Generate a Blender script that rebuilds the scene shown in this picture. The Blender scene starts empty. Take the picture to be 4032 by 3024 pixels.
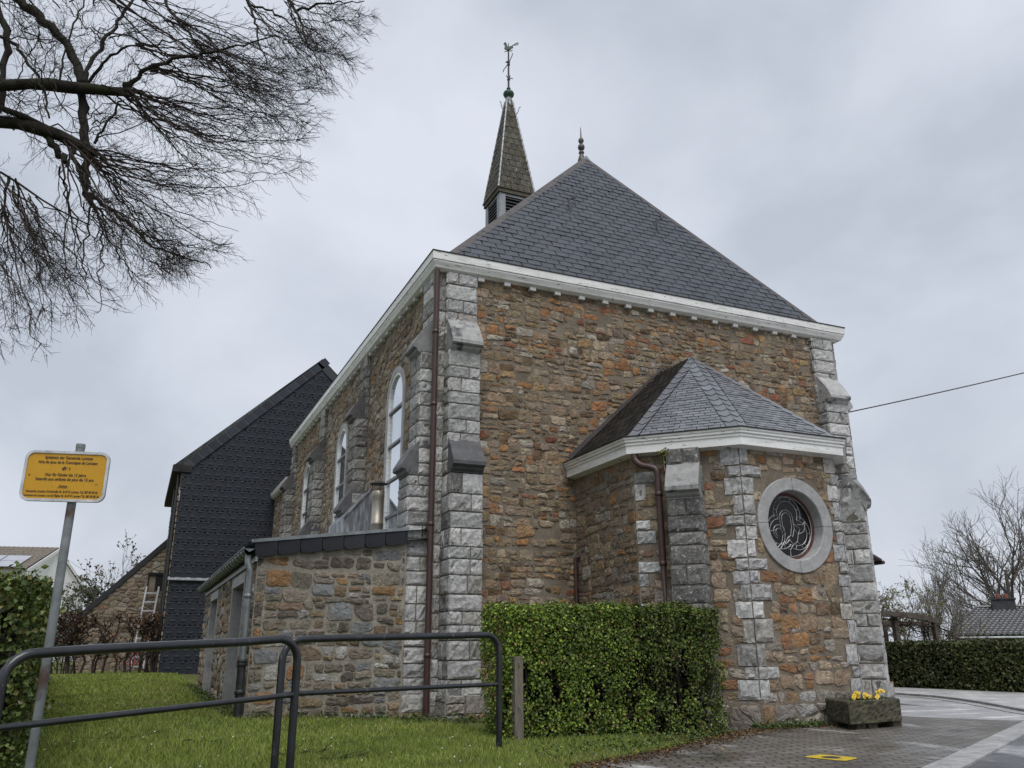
import bpy, math, random
import numpy as np
from mathutils import Matrix, Vector

rng = np.random.default_rng(7)
random.seed(7)
scene = bpy.context.scene
col = scene.collection
R = math.radians

# ------------------------------------------------------------------ camera
CAM = np.array([-3.918, -11.773, 0.96])
F_PX, PITCH, ROLL, YAW = 3245.93, 17.691, -0.256, 23.842
def cam_axes():
    p, l, w = R(PITCH), R(ROLL), R(YAW)
    fw = np.array([math.sin(w)*math.cos(p), math.cos(w)*math.cos(p), math.sin(p)])
    r = np.array([math.cos(w), -math.sin(w), 0.0])
    u = np.cross(r, fw)
    return r*math.cos(l)+u*math.sin(l), -r*math.sin(l)+u*math.cos(l), fw
CR, CU, CF = cam_axes()
cd = bpy.data.cameras.new('camera')
cd.sensor_width = 36.0
cd.lens = F_PX/4032*36.0
cd.clip_start = 0.1
cd.clip_end = 3000
cam = bpy.data.objects.new('camera', cd)
col.objects.link(cam)
M = Matrix.Identity(4)
for i in range(3):
    M[i][0], M[i][1], M[i][2], M[i][3] = CR[i], CU[i], -CF[i], CAM[i]
cam.matrix_world = M
scene.camera = cam

def at(px, py, dist):
    """point seen at photo pixel (px, py), at a horizontal distance from the camera"""
    d = CF + CR*(px-2016)/F_PX - CU*(py-1512)/F_PX
    return CAM + d*dist/math.hypot(d[0], d[1])

# ------------------------------------------------------------------ world, sun, exposure
SUN_EL, SUN_AZ = 60.0, 192.0          # azimuth clockwise from +Y
world = bpy.data.worlds.new('World')
scene.world = world
world.use_nodes = True
wn, wl_ = world.node_tree.nodes, world.node_tree.links
wn.clear()
def wnode(t, **kw):
    n = wn.new(t)
    for k, v in kw.items(): setattr(n, k, v)
    return n
out = wnode('ShaderNodeOutputWorld')
sky = wnode('ShaderNodeTexSky', sky_type='NISHITA', sun_disc=False)
sky.sun_elevation = R(SUN_EL); sky.sun_rotation = R(SUN_AZ)
sky.air_density = 1.0; sky.dust_density = 4.0
bg1 = wnode('ShaderNodeBackground'); bg1.inputs[1].default_value = 0.012
wl_.new(sky.outputs[0], bg1.inputs[0])
tc = wnode('ShaderNodeTexCoord')
mp = wnode('ShaderNodeMapping'); mp.inputs['Scale'].default_value = (1.0, 1.0, 1.5)
mp.inputs['Location'].default_value = (0.31, 0.12, 0.4)
wl_.new(tc.outputs['Generated'], mp.inputs[0])
nz = wnode('ShaderNodeTexNoise'); nz.inputs['Scale'].default_value = 2.6; nz.inputs['Detail'].default_value = 6.0
nz.inputs['Roughness'].default_value = 0.5; nz.inputs['Distortion'].default_value = 0.25
wl_.new(mp.outputs[0], nz.inputs['Vector'])
rp = wnode('ShaderNodeValToRGB')
rp.color_ramp.elements[0].position = 0.36; rp.color_ramp.elements[0].color = (0.545, 0.59, 0.67, 1)
rp.color_ramp.elements[1].position = 0.66; rp.color_ramp.elements[1].color = (0.78, 0.82, 0.90, 1)
e = rp.color_ramp.elements.new(0.50); e.color = (0.665, 0.71, 0.795, 1)
wl_.new(nz.outputs[0], rp.inputs[0])
bg2 = wnode('ShaderNodeBackground'); bg2.inputs[1].default_value = 0.83
wl_.new(rp.outputs[0], bg2.inputs[0])
ad = wnode('ShaderNodeAddShader')
wl_.new(bg1.outputs[0], ad.inputs[0]); wl_.new(bg2.outputs[0], ad.inputs[1])
wl_.new(ad.outputs[0], out.inputs[0])

sl = bpy.data.lights.new('sun', 'SUN')
sl.energy = 2.1; sl.angle = R(40); sl.color = (1.0, 0.98, 0.95)
sun = bpy.data.objects.new('sun', sl)
az, el = R(SUN_AZ), R(SUN_EL)
sdir = Vector((math.sin(az)*math.cos(el), math.cos(az)*math.cos(el), math.sin(el)))
sun.rotation_euler = (-sdir).to_track_quat('-Z', 'Y').to_euler()
sun.location = (0, -20, 30)
col.objects.link(sun)
scene.view_settings.view_transform = 'Standard'
scene.view_settings.look = 'None'
scene.view_settings.gamma = 1.0
scene.view_settings.exposure = 0.15
scene.cycles.max_bounces = 6
scene.cycles.transparent_max_bounces = 8

# ------------------------------------------------------------------ materials
MATS = {}
def material(name, cols=((.3,.3,.3),), scale=6.0, rough=0.8, attr=False, bump=0.0, bscale=40.0, mott=0.35,
             mscale=18.0, spec=0.5, metal=0.0, spots=None, rrange=None, ior=None, coat=0.0, stretch=None):
    """procedural principled material: noise between colours, optional per-face colour, spots and bump"""
    m = bpy.data.materials.new(name); m.use_nodes = True
    nt = m.node_tree; N, L = nt.nodes, nt.links
    b = N['Principled BSDF']
    tc = N.new('ShaderNodeTexCoord'); vec = tc.outputs['Object']
    if stretch:
        mp = N.new('ShaderNodeMapping'); mp.inputs['Scale'].default_value = stretch
        L.new(vec, mp.inputs[0]); vec = mp.outputs[0]
    def noise(s, d=4.0, r=0.55):
        n = N.new('ShaderNodeTexNoise'); n.inputs['Scale'].default_value = s
        n.inputs['Detail'].default_value = d; n.inputs['Roughness'].default_value = r
        L.new(vec, n.inputs['Vector']); return n.outputs[0]
    def mixc(a, bb, f, mode='MIX'):
        x = N.new('ShaderNodeMix'); x.data_type = 'RGBA'; x.blend_type = mode
        for sock, v in ((x.inputs[0], f), (x.inputs[6], a), (x.inputs[7], bb)):
            if hasattr(v, 'links'): L.new(v, sock)
            elif isinstance(v, (int, float)): sock.default_value = v
            else: sock.default_value = (*v[:3], 1)
        return x.outputs[2]
    if attr:
        at_ = N.new('ShaderNodeAttribute'); at_.attribute_name = 'tint'
        base = at_.outputs['Color']
    else:
        rp = N.new('ShaderNodeValToRGB')
        els = rp.color_ramp.elements
        k = len(cols)
        els[0].position = 0.3; els[0].color = (*cols[0], 1)
        els[1].position = 0.7; els[1].color = (*cols[-1], 1)
        for i in range(1, k-1):
            ee = els.new(0.3+0.4*i/(k-1)); ee.color = (*cols[i], 1)
        L.new(noise(scale), rp.inputs[0]); base = rp.outputs[0]
    if mott:
        mr = N.new('ShaderNodeMapRange'); L.new(noise(mscale, 6.0, 0.65), mr.inputs[0])
        mr.inputs[1].default_value = 0.25; mr.inputs[2].default_value = 0.75
        mr.inputs[3].default_value = 1-mott; mr.inputs[4].default_value = 1+mott
        cb = N.new('ShaderNodeCombineColor')
        for i in range(3): L.new(mr.outputs[0], cb.inputs[i])
        base = mixc(base, cb.outputs[0], 1.0, 'MULTIPLY')
    if spots:
        for (sc, lo, hi, c) in spots:
            mr = N.new('ShaderNodeMapRange'); L.new(noise(sc, 4.0, 0.6), mr.inputs[0])
            mr.inputs[1].default_value = lo; mr.inputs[2].default_value = hi
            base = mixc(base, c, mr.outputs[0])
    L.new(base, b.inputs['Base Color'])
    b.inputs['Roughness'].default_value = rough
    if rrange:
        sc, lo, hi, r0, r1 = rrange
        mr = N.new('ShaderNodeMapRange'); L.new(noise(sc, 4.0), mr.inputs[0])
        mr.inputs[1].default_value = lo; mr.inputs[2].default_value = hi
        mr.inputs[3].default_value = r0; mr.inputs[4].default_value = r1
        L.new(mr.outputs[0], b.inputs['Roughness'])
    b.inputs['Metallic'].default_value = metal
    b.inputs['Specular IOR Level'].default_value = spec
    if ior: b.inputs['IOR'].default_value = ior
    if coat: b.inputs['Coat Weight'].default_value = coat
    if bump:
        bp = N.new('ShaderNodeBump'); bp.inputs['Strength'].default_value = bump
        bp.inputs['Distance'].default_value = 0.02
        L.new(noise(bscale, 7.0, 0.65), bp.inputs['Height']); L.new(bp.outputs[0], b.inputs['Normal'])
    MATS[name] = m
    return m

stone = material('rubble_stone', attr=True, mott=.5, mscale=13, bump=1.0, bscale=24, rough=.85, spec=.25,
                 spots=[(7, .52, .74, (.215,.175,.125)), (21, .58, .72, (.07,.052,.035)), (48, .62, .76, (.33,.29,.23))])
block = material('limestone_block', attr=True, mott=.5, mscale=20, bump=1.0, bscale=20, rough=.8, spec=.3,
                 spots=[(4, .60, .74, (.12,.118,.11)), (26, .57, .74, (.50,.495,.485)), (38, .60, .76, (.13,.125,.115))])
mortar = material('mortar', ((.13,.108,.082), (.185,.155,.12), (.235,.205,.165)), scale=3, bump=.7, bscale=60, mott=.3, mscale=30, spec=.2)
mortar_dark = material('mortar_dark', ((.10,.092,.08), (.16,.148,.128)), scale=4, bump=.6, bscale=50, mott=.3, spec=.2)
capmat = material('bluestone', attr=True, mott=.35, mscale=7, bump=.25, bscale=60, rough=.55, spec=.4,
                  spots=[(3.0, .56, .66, (.06,.06,.065)), (45, .66, .78, (.45,.45,.44))])
ringmat = material('dressed_stone', ((.26,.262,.26), (.36,.36,.355)), scale=5, bump=.2, bscale=80, mott=.2, rough=.6, spec=.35)
white = material('white_paint', ((.66,.66,.64), (.80,.80,.79)), scale=2.5, rough=.4, mott=.1, bump=.08, bscale=30, stretch=(1,1,6),
                 spots=[(8, .635, .66, (.17,.15,.13)), (2.2, .55, .85, (.42,.42,.39)), (1.1,.56,.8,(.5,.51,.46))])
darkline = material('zinc_edge_dark', ((.02,.018,.018), (.045,.04,.04)), rough=.75, spec=.2)
slate = material('slate', attr=True, mott=.22, mscale=9, bump=.3, bscale=50, rough=.42, spec=.36, rrange=(6,.3,.7,.34,.5), spots=[(30,.70,.76,(.2,.2,.19))])
wetslate = material('wet_slate', attr=True, mott=.2, mscale=9, bump=.15, bscale=50, rough=.2, spec=.5, ior=2.1, rrange=(7,.3,.7,.12,.26))
oldslate = material('old_slate', attr=True, mott=.4, mscale=12, bump=.5, bscale=40, rough=.75, spec=.3,
                    spots=[(17, .62, .68, (.33,.33,.29)), (6, .55, .75, (.06,.058,.03))])
lead = material('lead', ((.17,.18,.19), (.30,.31,.33)), scale=8, rough=.5, metal=.35, mott=.25)
zinc = material('zinc', ((.16,.175,.18), (.27,.29,.295)), scale=5, rough=.42, metal=.5, mott=.25, mscale=9)
zincstain = material('stained_zinc', ((.10,.11,.12), (.22,.23,.25), (.42,.43,.45)), scale=4, rough=.45, metal=.3, mott=.35, mscale=8, stretch=(3,3,.6))
steel = material('steel_flue', ((.26,.24,.20), (.40,.37,.32)), scale=3, rough=.5, metal=.7, mott=.15)
brownpipe = material('brown_pipe', ((.045,.022,.02), (.065,.035,.032)), scale=6, rough=.45, mott=.2)
blackpipe = material('black_pipe', ((.012,.012,.013), (.03,.03,.03)), scale=12, rough=.5, mott=.3)
ironmat = material('iron', ((.02,.018,.02), (.045,.035,.04)), scale=20, rough=.6)
hipmetal = material('hip_flashing', ((.055,.045,.045), (.08,.07,.07)), scale=4, rough=.5)
copper = material('green_copper', ((.02,.045,.032), (.035,.085,.055), (.025,.028,.025)), scale=9, rough=.6, metal=.2)
glass = material('window_glass', ((.66,.70,.74), (.74,.77,.80)), scale=1.5, rough=.03, metal=.9, mott=0)
stained = material('stained_glass', ((.004,.004,.005), (.012,.009,.010)), scale=6, rough=.25, mott=.3, spec=.3, bump=.1, bscale=20)
leadcame = material('lead_came', ((.24,.24,.24), (.42,.42,.42)), scale=20, rough=.4, metal=.3)
rust = material('rusty_frame', ((.06,.02,.015), (.11,.05,.035)), scale=20, rough=.7)
slateclad = material('cladding_slate', attr=True, mott=.15, mscale=3, bump=.15, bscale=60, rough=.6, spec=.25,
                     spots=[(70, .74, .78, (.3,.3,.3))])
asphalt_ground = None
bark = material('bark', ((.012,.011,.010), (.035,.032,.024)), scale=10, rough=.9, bump=.8, bscale=30, spec=.2,
                spots=[(4, .56, .75, (.035,.045,.015))])
twigm = material('twig', ((.022,.017,.015), (.045,.035,.03)), scale=5, rough=.85, mott=.2, spec=.2)
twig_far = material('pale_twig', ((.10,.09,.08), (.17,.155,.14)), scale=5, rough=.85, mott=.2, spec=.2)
leaf = material('leaf', attr=True, mott=.25, mscale=9, rough=.5, spec=.35)
rail_paint = material('rail_paint', ((.006,.007,.010), (.016,.018,.023)), scale=9, rough=.32, mott=.35, mscale=25, coat=.25,
                      spots=[(11, .64, .72, (.05,.045,.045)), (40, .7, .76, (.2,.2,.2))], stretch=(1,1,.5))
galv = material('galvanised', ((.15,.165,.17), (.23,.245,.25)), scale=7, rough=.45, metal=.45, mott=.25,
                spots=[(3, .6, .7, (.09,.055,.045))])
wood_grey = material('weathered_wood', ((.10,.088,.068), (.19,.17,.135)), scale=6, rough=.85, bump=.5, bscale=25, stretch=(9,9,.7))
wood_dark = material('pergola_wood', ((.045,.034,.028), (.10,.08,.065)), scale=5, rough=.8, bump=.3, bscale=30)
black = material('dark_void', ((.004,.004,.004), (.010,.010,.010)), rough=.9, mott=0)

# ------------------------------------------------------------------ mesh builder
WL = {}
class MB:
    def __init__(self):
        self.v, self.f, self.c, self.m, self.n = [], {3: [], 4: []}, {3: [], 4: []}, {3: [], 4: []}, 0
        self.extra = []
    def add(self, V, faces, tint=(.5,.5,.5), mi=0):
        """V (n,3); faces (m,3|4) array of indices; tint one colour or (m,3)"""
        V = np.asarray(V, float).reshape(-1, 3); F = np.asarray(faces, int)
        k = F.shape[1]
        self.v.append(V); self.f[k].append(F+self.n)
        T = np.asarray(tint, float)
        if T.ndim == 1: T = np.tile(T, (len(F), 1))
        self.c[k].append(T); self.m[k].append(np.full(len(F), mi))
        self.n += len(V)
    def poly(self, pts, tint=(.5,.5,.5), mi=0):
        pts = np.asarray(pts, float); n = len(pts)
        if n == 4: self.add(pts, [[0,1,2,3]], tint, mi)
        elif n == 3: self.add(pts, [[0,1,2]], tint, mi)
        else: self.add(pts, [[0,i,i+1] for i in range(1, n-1)], tint, mi)
    def box(self, lo, hi, tint=(.5,.5,.5), mi=0, axes=None, org=(0,0,0)):
        x0,y0,z0 = lo; x1,y1,z1 = hi
        V = np.array([[x0,y0,z0],[x1,y0,z0],[x1,y1,z0],[x0,y1,z0],[x0,y0,z1],[x1,y0,z1],[x1,y1,z1],[x0,y1,z1]], float)
        if axes is not None: V = V@np.array(axes, float)+np.array(org, float)
        self.add(V, [[0,3,2,1],[4,5,6,7],[0,1,5,4],[1,2,6,5],[2,3,7,6],[3,0,4,7]], tint, mi)
    def prism(self, A, B, tint=(.5,.5,.5), mi=0):
        """two equal outlines joined, both ends closed"""
        A = np.asarray(A, float); B = np.asarray(B, float); n = len(A)
        self.add(np.vstack([A,B]), [[i,(i+1)%n,n+(i+1)%n,n+i] for i in range(n)], tint, mi)
        for X, s in ((A,-1),(B,1)):
            c = X.mean(0); V = np.vstack([X,[c]])
            F = [[i,(i+1)%n,n] if s > 0 else [(i+1)%n,i,n] for i in range(n)]
            self.add(V, F, tint, mi)
    def tubes(self, P, Rad, k=5, tint=(.5,.5,.5), mi=0, cap=False):
        """P (S,n,3), Rad (S,n): S tubes of n rings with k sides"""
        P = np.asarray(P, float); Rad = np.asarray(Rad, float)
        if P.ndim == 2: P, Rad = P[None], Rad[None] if Rad.ndim == 1 else Rad
        S, n, _ = P.shape
        T = np.gradient(P, axis=1); T /= np.linalg.norm(T, axis=2, keepdims=True)+1e-12
        ref = np.where(np.abs(T[...,2:3]) > .85, np.array([1.,0,0]), np.array([0,0,1.]))
        # carry one reference per tube for stable frames
        mean = T.mean(1, keepdims=True)
        ref = np.where(np.abs(mean[...,2:3]) > .8, np.array([1.,.1,0]), np.array([0,0,1.]))+0*T
        A = np.cross(T, ref); A /= np.linalg.norm(A, axis=2, keepdims=True)+1e-12
        B = np.cross(T, A)
        th = np.arange(k)*2*math.pi/k
        V = P[:,:,None,:]+Rad[:,:,None,None]*(A[:,:,None,:]*np.cos(th)[:,None]+B[:,:,None,:]*np.sin(th)[:,None])
        idx = np.arange(S*n*k).reshape(S, n, k)
        a = idx[:,:-1,:]; b = idx[:,1:,:]
        F = np.stack([a, np.roll(a,-1,2), np.roll(b,-1,2), b], -1).reshape(-1, 4)
        self.add(V.reshape(-1,3), F, tint, mi)
        if cap:
            for s in range(S):
                for e_ in (0, n-1):
                    self.poly(V[s,e_] if e_ else V[s,e_][::-1], tint, mi)
    def lathe(self, prof, org, k=20, axis=(0,0,1), tint=(.5,.5,.5), mi=0):
        """prof: list of (radius, height)"""
        ax = Vector(axis).normalized(); a = ax.orthogonal().normalized(); b = ax.cross(a)
        a, b, ax = np.array(a), np.array(b), np.array(ax)
        th = np.arange(k)*2*math.pi/k
        V = np.array([np.array(org)+h*ax+r*(math.cos(t)*a+math.sin(t)*b) for r, h in prof for t in th])
        n = len(prof)
        F = [[i*k+j, i*k+(j+1)%k, (i+1)*k+(j+1)%k, (i+1)*k+j] for i in range(n-1) for j in range(k)]
        self.add(V, F, tint, mi)
    def build(self, name, mats, parent=None, smooth=False, weld=False):
        me = bpy.data.meshes.new(name)
        V = np.vstack(self.v)
        loops, starts, totals, tints, mis = [], [], [], [], []
        pos = 0
        for k in (4, 3):
            if not self.f[k]: continue
            F = np.vstack(self.f[k])
            loops.append(F.ravel()); starts.append(pos+np.arange(len(F))*k); totals.append(np.full(len(F), k))
            tints.append(np.vstack(self.c[k])); mis.append(np.concatenate(self.m[k])); pos += F.size
        loops = np.concatenate(loops).astype(np.int32); starts = np.concatenate(starts).astype(np.int32)
        totals = np.concatenate(totals).astype(np.int32); tints = np.vstack(tints); mis = np.concatenate(mis).astype(np.int32)
        me.vertices.add(len(V)); me.vertices.foreach_set('co', V.astype(np.float32).ravel())
        me.loops.add(len(loops)); me.loops.foreach_set('vertex_index', loops)
        me.polygons.add(len(starts)); me.polygons.foreach_set('loop_start', starts)
        me.polygons.foreach_set('loop_total', totals)
        me.polygons.foreach_set('material_index', mis)
        me.polygons.foreach_set('use_smooth', np.full(len(starts), bool(smooth)))
        me.update(calc_edges=True); me.validate()
        at_ = me.attributes.new('tint', 'FLOAT_COLOR', 'FACE')
        if len(me.polygons) == len(tints):
            at_.data.foreach_set('color', np.hstack([tints, np.ones((len(tints),1))]).astype(np.float32).ravel())
        for mm in (mats if isinstance(mats, (list, tuple)) else [mats]): me.materials.append(mm)
        o = bpy.data.objects.new(name, me); col.objects.link(o)
        place(o, parent)
        return o
def place(o, parent, loc=(0,0,0)):
    if parent is not None:
        o.parent = parent; o.location = Vector(loc)-WL[parent.name]
    else: o.location = loc
    WL[o.name] = Vector(loc)
def thing(name, loc, label, cat, group=None):
    o = bpy.data.objects.new(name, None); col.objects.link(o); o.empty_display_size = .2
    o.location = loc; WL[o.name] = Vector(loc)
    return tag(o, label, cat, group)
def tag(o, label=None, cat=None, group=None, kind=None):
    if label: o['label'] = label
    if cat: o['category'] = cat
    if group: o['group'] = group
    if kind: o['kind'] = kind
    return o
def copy_tree(o, parent=None):
    c = o.copy(); col.objects.link(c); c.parent = parent
    for ch in list(o.children): copy_tree(ch, c)
    return c

def lin(*c): return tuple(x for x in c)
# ------------------------------------------------------------------ stonework
def pick(palette, n, var=.25):
    cols_ = np.array([p[1:4] for p in palette]); w = np.array([p[0] for p in palette], float); w /= w.sum()
    c = cols_[rng.choice(len(cols_), n, p=w)]
    sat = (c.max(1, keepdims=True)-c.min(1, keepdims=True))/c.max(1, keepdims=True)
    return np.clip(c*rng.uniform(1-var, 1+var, (n,1))*(1+rng.uniform(-.06, .06, (n,3))*(.2+sat)), .01, .9)
PAL_FAC = [(30,.24,.18,.118),(24,.29,.23,.165),(13,.28,.145,.065),(13,.30,.19,.10),(8,.13,.085,.05),(7,.32,.29,.245),(3,.23,.10,.06),(10,.20,.155,.115)]
PAL_SIDE = [(32,.22,.175,.125),(27,.25,.205,.155),(5,.25,.145,.08),(16,.15,.115,.085),(14,.25,.23,.20)]
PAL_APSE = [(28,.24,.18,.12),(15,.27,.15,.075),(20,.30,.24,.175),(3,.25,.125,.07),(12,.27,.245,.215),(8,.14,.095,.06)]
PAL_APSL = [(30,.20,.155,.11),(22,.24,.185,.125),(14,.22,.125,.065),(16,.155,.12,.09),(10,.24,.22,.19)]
PAL_ANX = [(24,.20,.175,.14),(16,.23,.175,.115),(16,.115,.10,.083),(15,.19,.195,.20),(10,.26,.155,.075),(6,.32,.31,.285),(10,.17,.125,.085)]
PAL_LOW = [(30,.27,.25,.225),(20,.20,.18,.155),(10,.22,.14,.085),(12,.33,.325,.31)]
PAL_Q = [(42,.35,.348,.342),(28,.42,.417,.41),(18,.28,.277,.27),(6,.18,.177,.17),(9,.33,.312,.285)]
PAL_WET = [(40,.14,.137,.13),(25,.18,.176,.165),(20,.09,.088,.084)]
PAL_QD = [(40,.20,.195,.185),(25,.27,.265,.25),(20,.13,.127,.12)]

def cells(W, H, rh, rw, keep=None, jit=.35, aniso=.72, drop=.12):
    """irregular stone outlines filling a W x H rectangle: clipped cells of jittered rows of seeds"""
    S = []
    y = 0.0
    while y < H:
        h = random.uniform(*rh); x = -random.uniform(0, rw[1])
        while x < W+rw[1]:
            w = random.uniform(*rw)*(.75+.5*h/rh[1])
            S.append((x+w/2+random.uniform(-jit, jit)*w*.4, y+h/2+random.uniform(-jit, jit)*h)); x += w
        y += h
    S = np.array(S)
    S = S[rng.random(len(S)) > drop]
    if keep is not None: S = S[[keep(a, b) > -.35 for a, b in S]]
    Q = S*np.array([aniso, 1.0])
    out_ = []
    for i in range(len(S)):
        d2 = ((Q-Q[i])**2).sum(1); nb = np.argsort(d2)[1:15]
        r_ = .45
        poly = [(max(0,S[i,0]-r_), max(0,S[i,1]-r_)), (min(W,S[i,0]+r_), max(0,S[i,1]-r_)),
                (min(W,S[i,0]+r_), min(H,S[i,1]+r_)), (max(0,S[i,0]-r_), min(H,S[i,1]+r_))]
        if poly[1][0]-poly[0][0] < .02 or poly[2][1]-poly[1][1] < .02: continue
        for j in nb:
            mx, my = (Q[i]+Q[j])/2; nx, ny = Q[j]-Q[i]
            new = []
            sv = [((p[0]*aniso-mx)*nx+(p[1]-my)*ny) for p in poly]
            for k in range(len(poly)):
                a, b = poly[k], poly[(k+1)%len(poly)]; da, db = sv[k], sv[(k+1)%len(poly)]
                if da <= 0: new.append(a)
                if da*db < 0:
                    t = da/(da-db); new.append((a[0]+t*(b[0]-a[0]), a[1]+t*(b[1]-a[1])))
            poly = new
            if len(poly) < 3: break
        if len(poly) >= 3: out_.append(np.array(poly))
    return out_
def coursed(W, H, rh, rw, jit, keep=None):
    """squared random rubble: bands of panels, each panel laid in its own uneven rows"""
    out_ = []; y = 0.0
    while y < H:
        bh = random.uniform(.28,.55); x = -random.uniform(0,.5)
        while x < W:
            pw = random.uniform(.35,.95); yy = y+random.uniform(-.05,.05); top = y+bh
            sl = random.uniform(-.05,.05)
            while yy < top-.02:
                h = random.uniform(*rh)
                if top-(yy+h) < rh[0]*.7: h = top-yy
                xx = x
                while xx < x+pw-.01:
                    w = random.uniform(*rw)*(.7+.5*h/rh[1])
                    if x+pw-(xx+w) < rw[0]*.6: w = x+pw-xx
                    parts = [(yy,yy+h)]
                    if h > rh[1]*.75 and w < rw[1]*.8 and random.random() < .3:
                        t = yy+h*random.uniform(.35,.65); parts = [(yy,t),(t,yy+h)]
                    for a, b in parts:
                        j = lambda: random.uniform(-jit,jit)
                        q = np.array([(xx+j(),a+j()),(xx+w+j(),a+j()),(xx+w+j(),b+j()),(xx+j(),b+j())])
                        if random.random() < .35:                      # a knocked off corner makes a five sided stone
                            k = random.randrange(4); p0, p1, p2 = q[k-1], q[k], q[(k+1)%4]; f_ = random.uniform(.2,.45)
                            q = np.array([*[q[(k+1+m)%4] for m in range(3)], p1+(p0-p1)*f_, p1+(p2-p1)*f_])
                        q[:,1] += sl*(q[:,0]-x)
                        q[:,0] = q[:,0].clip(0,W); q[:,1] = q[:,1].clip(0,H)
                        if area(q) > .0018: out_.append(q)
                    xx += w
                yy += h
            x += pw
        y += bh
    return [q for q in out_ if keep is None or keep(*q.mean(0)) > 0]
def area(p):
    x, y = p[:,0], p[:,1]
    return .5*abs(np.dot(x, np.roll(y,-1))-np.dot(y, np.roll(x,-1)))
def inset(p, d):
    """shrink a convex outline by d on every side"""
    n = len(p); c = p.mean(0); out_ = []
    poly = [tuple(q) for q in p]
    for k in range(n):
        a, b = p[k], p[(k+1)%n]; e_ = b-a; L = np.hypot(*e_)
        if L < 1e-6: continue
        nn = np.array([-e_[1], e_[0]])/L
        if np.dot(c-a, nn) < 0: nn = -nn
        new = []
        sv = [np.dot(np.array(q)-a, nn)-d for q in poly]
        for i in range(len(poly)):
            A, B = poly[i], poly[(i+1)%len(poly)]; da, db = sv[i], sv[(i+1)%len(poly)]
            if da >= 0: new.append(A)
            if da*db < 0:
                t = da/(da-db); new.append((A[0]+t*(B[0]-A[0]), A[1]+t*(B[1]-A[1])))
        poly = new
        if len(poly) < 3: return None
    return np.array(poly)
def roundpoly(p, K=18, it=2, cut=.16):
    for _ in range(it):
        q = np.roll(p, -1, 0); p = np.stack([p*(1-cut)+q*cut, p*cut+q*(1-cut)], 1).reshape(-1, 2)
    seg = np.linalg.norm(np.roll(p,-1,0)-p, axis=1); s = np.concatenate([[0], np.cumsum(seg)])
    t = np.arange(K)/K*s[-1]
    pc = np.vstack([p, p[:1]])
    return np.stack([np.interp(t, s, pc[:,0]), np.interp(t, s, pc[:,1])], 1)
def rubble(mb, O, U, N, W, H, pal, rh=(.10,.22), rw=(.12,.34), h=.014, mort=.012, keep=None, push=None, mi=0, low=None, rnd=1, Vv=(0,0,1), jit=.35, aniso=.72, sq=False, bev=.012, miss=0.0, cut=.12):
    """stones over a wall face: O origin, U along, N outward; keep(x,y) signed distance to the region (>0 inside)"""
    O, U, N, Vv = (np.array(a, float) for a in (O, U, N, Vv))
    P = []
    for c in (coursed(W, H, rh, rw, jit, keep) if sq else cells(W, H, rh, rw, keep, jit, aniso)):
        g = c.mean(0)
        if keep is not None and keep(*g) < 0: continue
        q = inset(c, mort*random.uniform(.4, 1.9))
        if q is None or area(q) < .0012: continue
        if random.random() < miss: continue
        q = roundpoly(q, 18, rnd, cut)
        wob = rng.normal(0,1,6); tt_ = np.arange(len(q))*2*math.pi/len(q); q = g+(q-g)*(1+.035*(wob[0]*np.sin(2*tt_+wob[1]*3)+wob[2]*np.sin(3*tt_+wob[3]*3)+.7*wob[4]*np.sin(5*tt_+wob[5]*3)))[:,None]+rng.normal(0, .0035, q.shape)
        if keep is not None:
            bad = np.array([keep(a, b) for a, b in q]) < .004
            for _ in range(5):
                if not bad.any(): break
                q[bad] = q[bad]*.75+g*.25
                bad = np.array([keep(a, b) for a, b in q]) < .004
            if bad.any() or area(q) < .0012: continue
        P.append(q)
    if not P: return
    P = np.array(P); S, K, _ = P.shape
    C = P.mean(1, keepdims=True)
    hh = h*rng.uniform(.45, 1.5, (S,1))
    D = np.linalg.norm(P-C, axis=2, keepdims=True)
    P1 = P+(C-P)*np.minimum(bev/D, .4); P2 = P+(C-P)*.5
    tilt = rng.normal(0, .35, (S,1,2))
    def lift(q, z): return O+q[...,0:1]*U+q[...,1:2]*Vv+z[...,None]*N
    V = np.concatenate([lift(P, np.full((S,K), -.006)),
                        lift(P1, hh*.75+rng.normal(0,.0018,(S,K))+((P1-C)*tilt).sum(2)*.12),
                        lift(P2, hh*1.05+rng.normal(0,.003,(S,K))+((P2-C)*tilt).sum(2)*.12),
                        lift(C, hh*1.1)], 1)
    nv = 3*K+1
    i = np.arange(K); j = (i+1)%K
    quads = np.concatenate([np.stack([r0*K+i, r0*K+j, (r0+1)*K+j, (r0+1)*K+i], 1) for r0 in (0,1)])
    tris = np.stack([2*K+i, 2*K+j, np.full(K, 3*K)], 1)
    base = (np.arange(S)*nv)[:,None,None]
    tint = pick(pal, S)
    if low is not None:
        zz = C[:,0,1]; lowc = pick(PAL_LOW, S); mask = (zz < low*rng.uniform(.7,1.2,S))[:,None]
        tint = np.where(mask, lowc, tint)
    flip = np.dot(np.cross(U, Vv), N) < 0
    Fq = (base+quads).reshape(-1,4); Ft = (base+tris).reshape(-1,3)
    if flip: Fq = Fq[:,::-1]; Ft = Ft[:,::-1]
    n0 = mb.n
    mb.add(V.reshape(-1,3), Fq, np.repeat(tint, len(quads), 0), mi)
    mb.f[3].append(Ft+n0); mb.c[3].append(np.repeat(tint, K, 0)); mb.m[3].append(np.full(len(Ft), mi))
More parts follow.
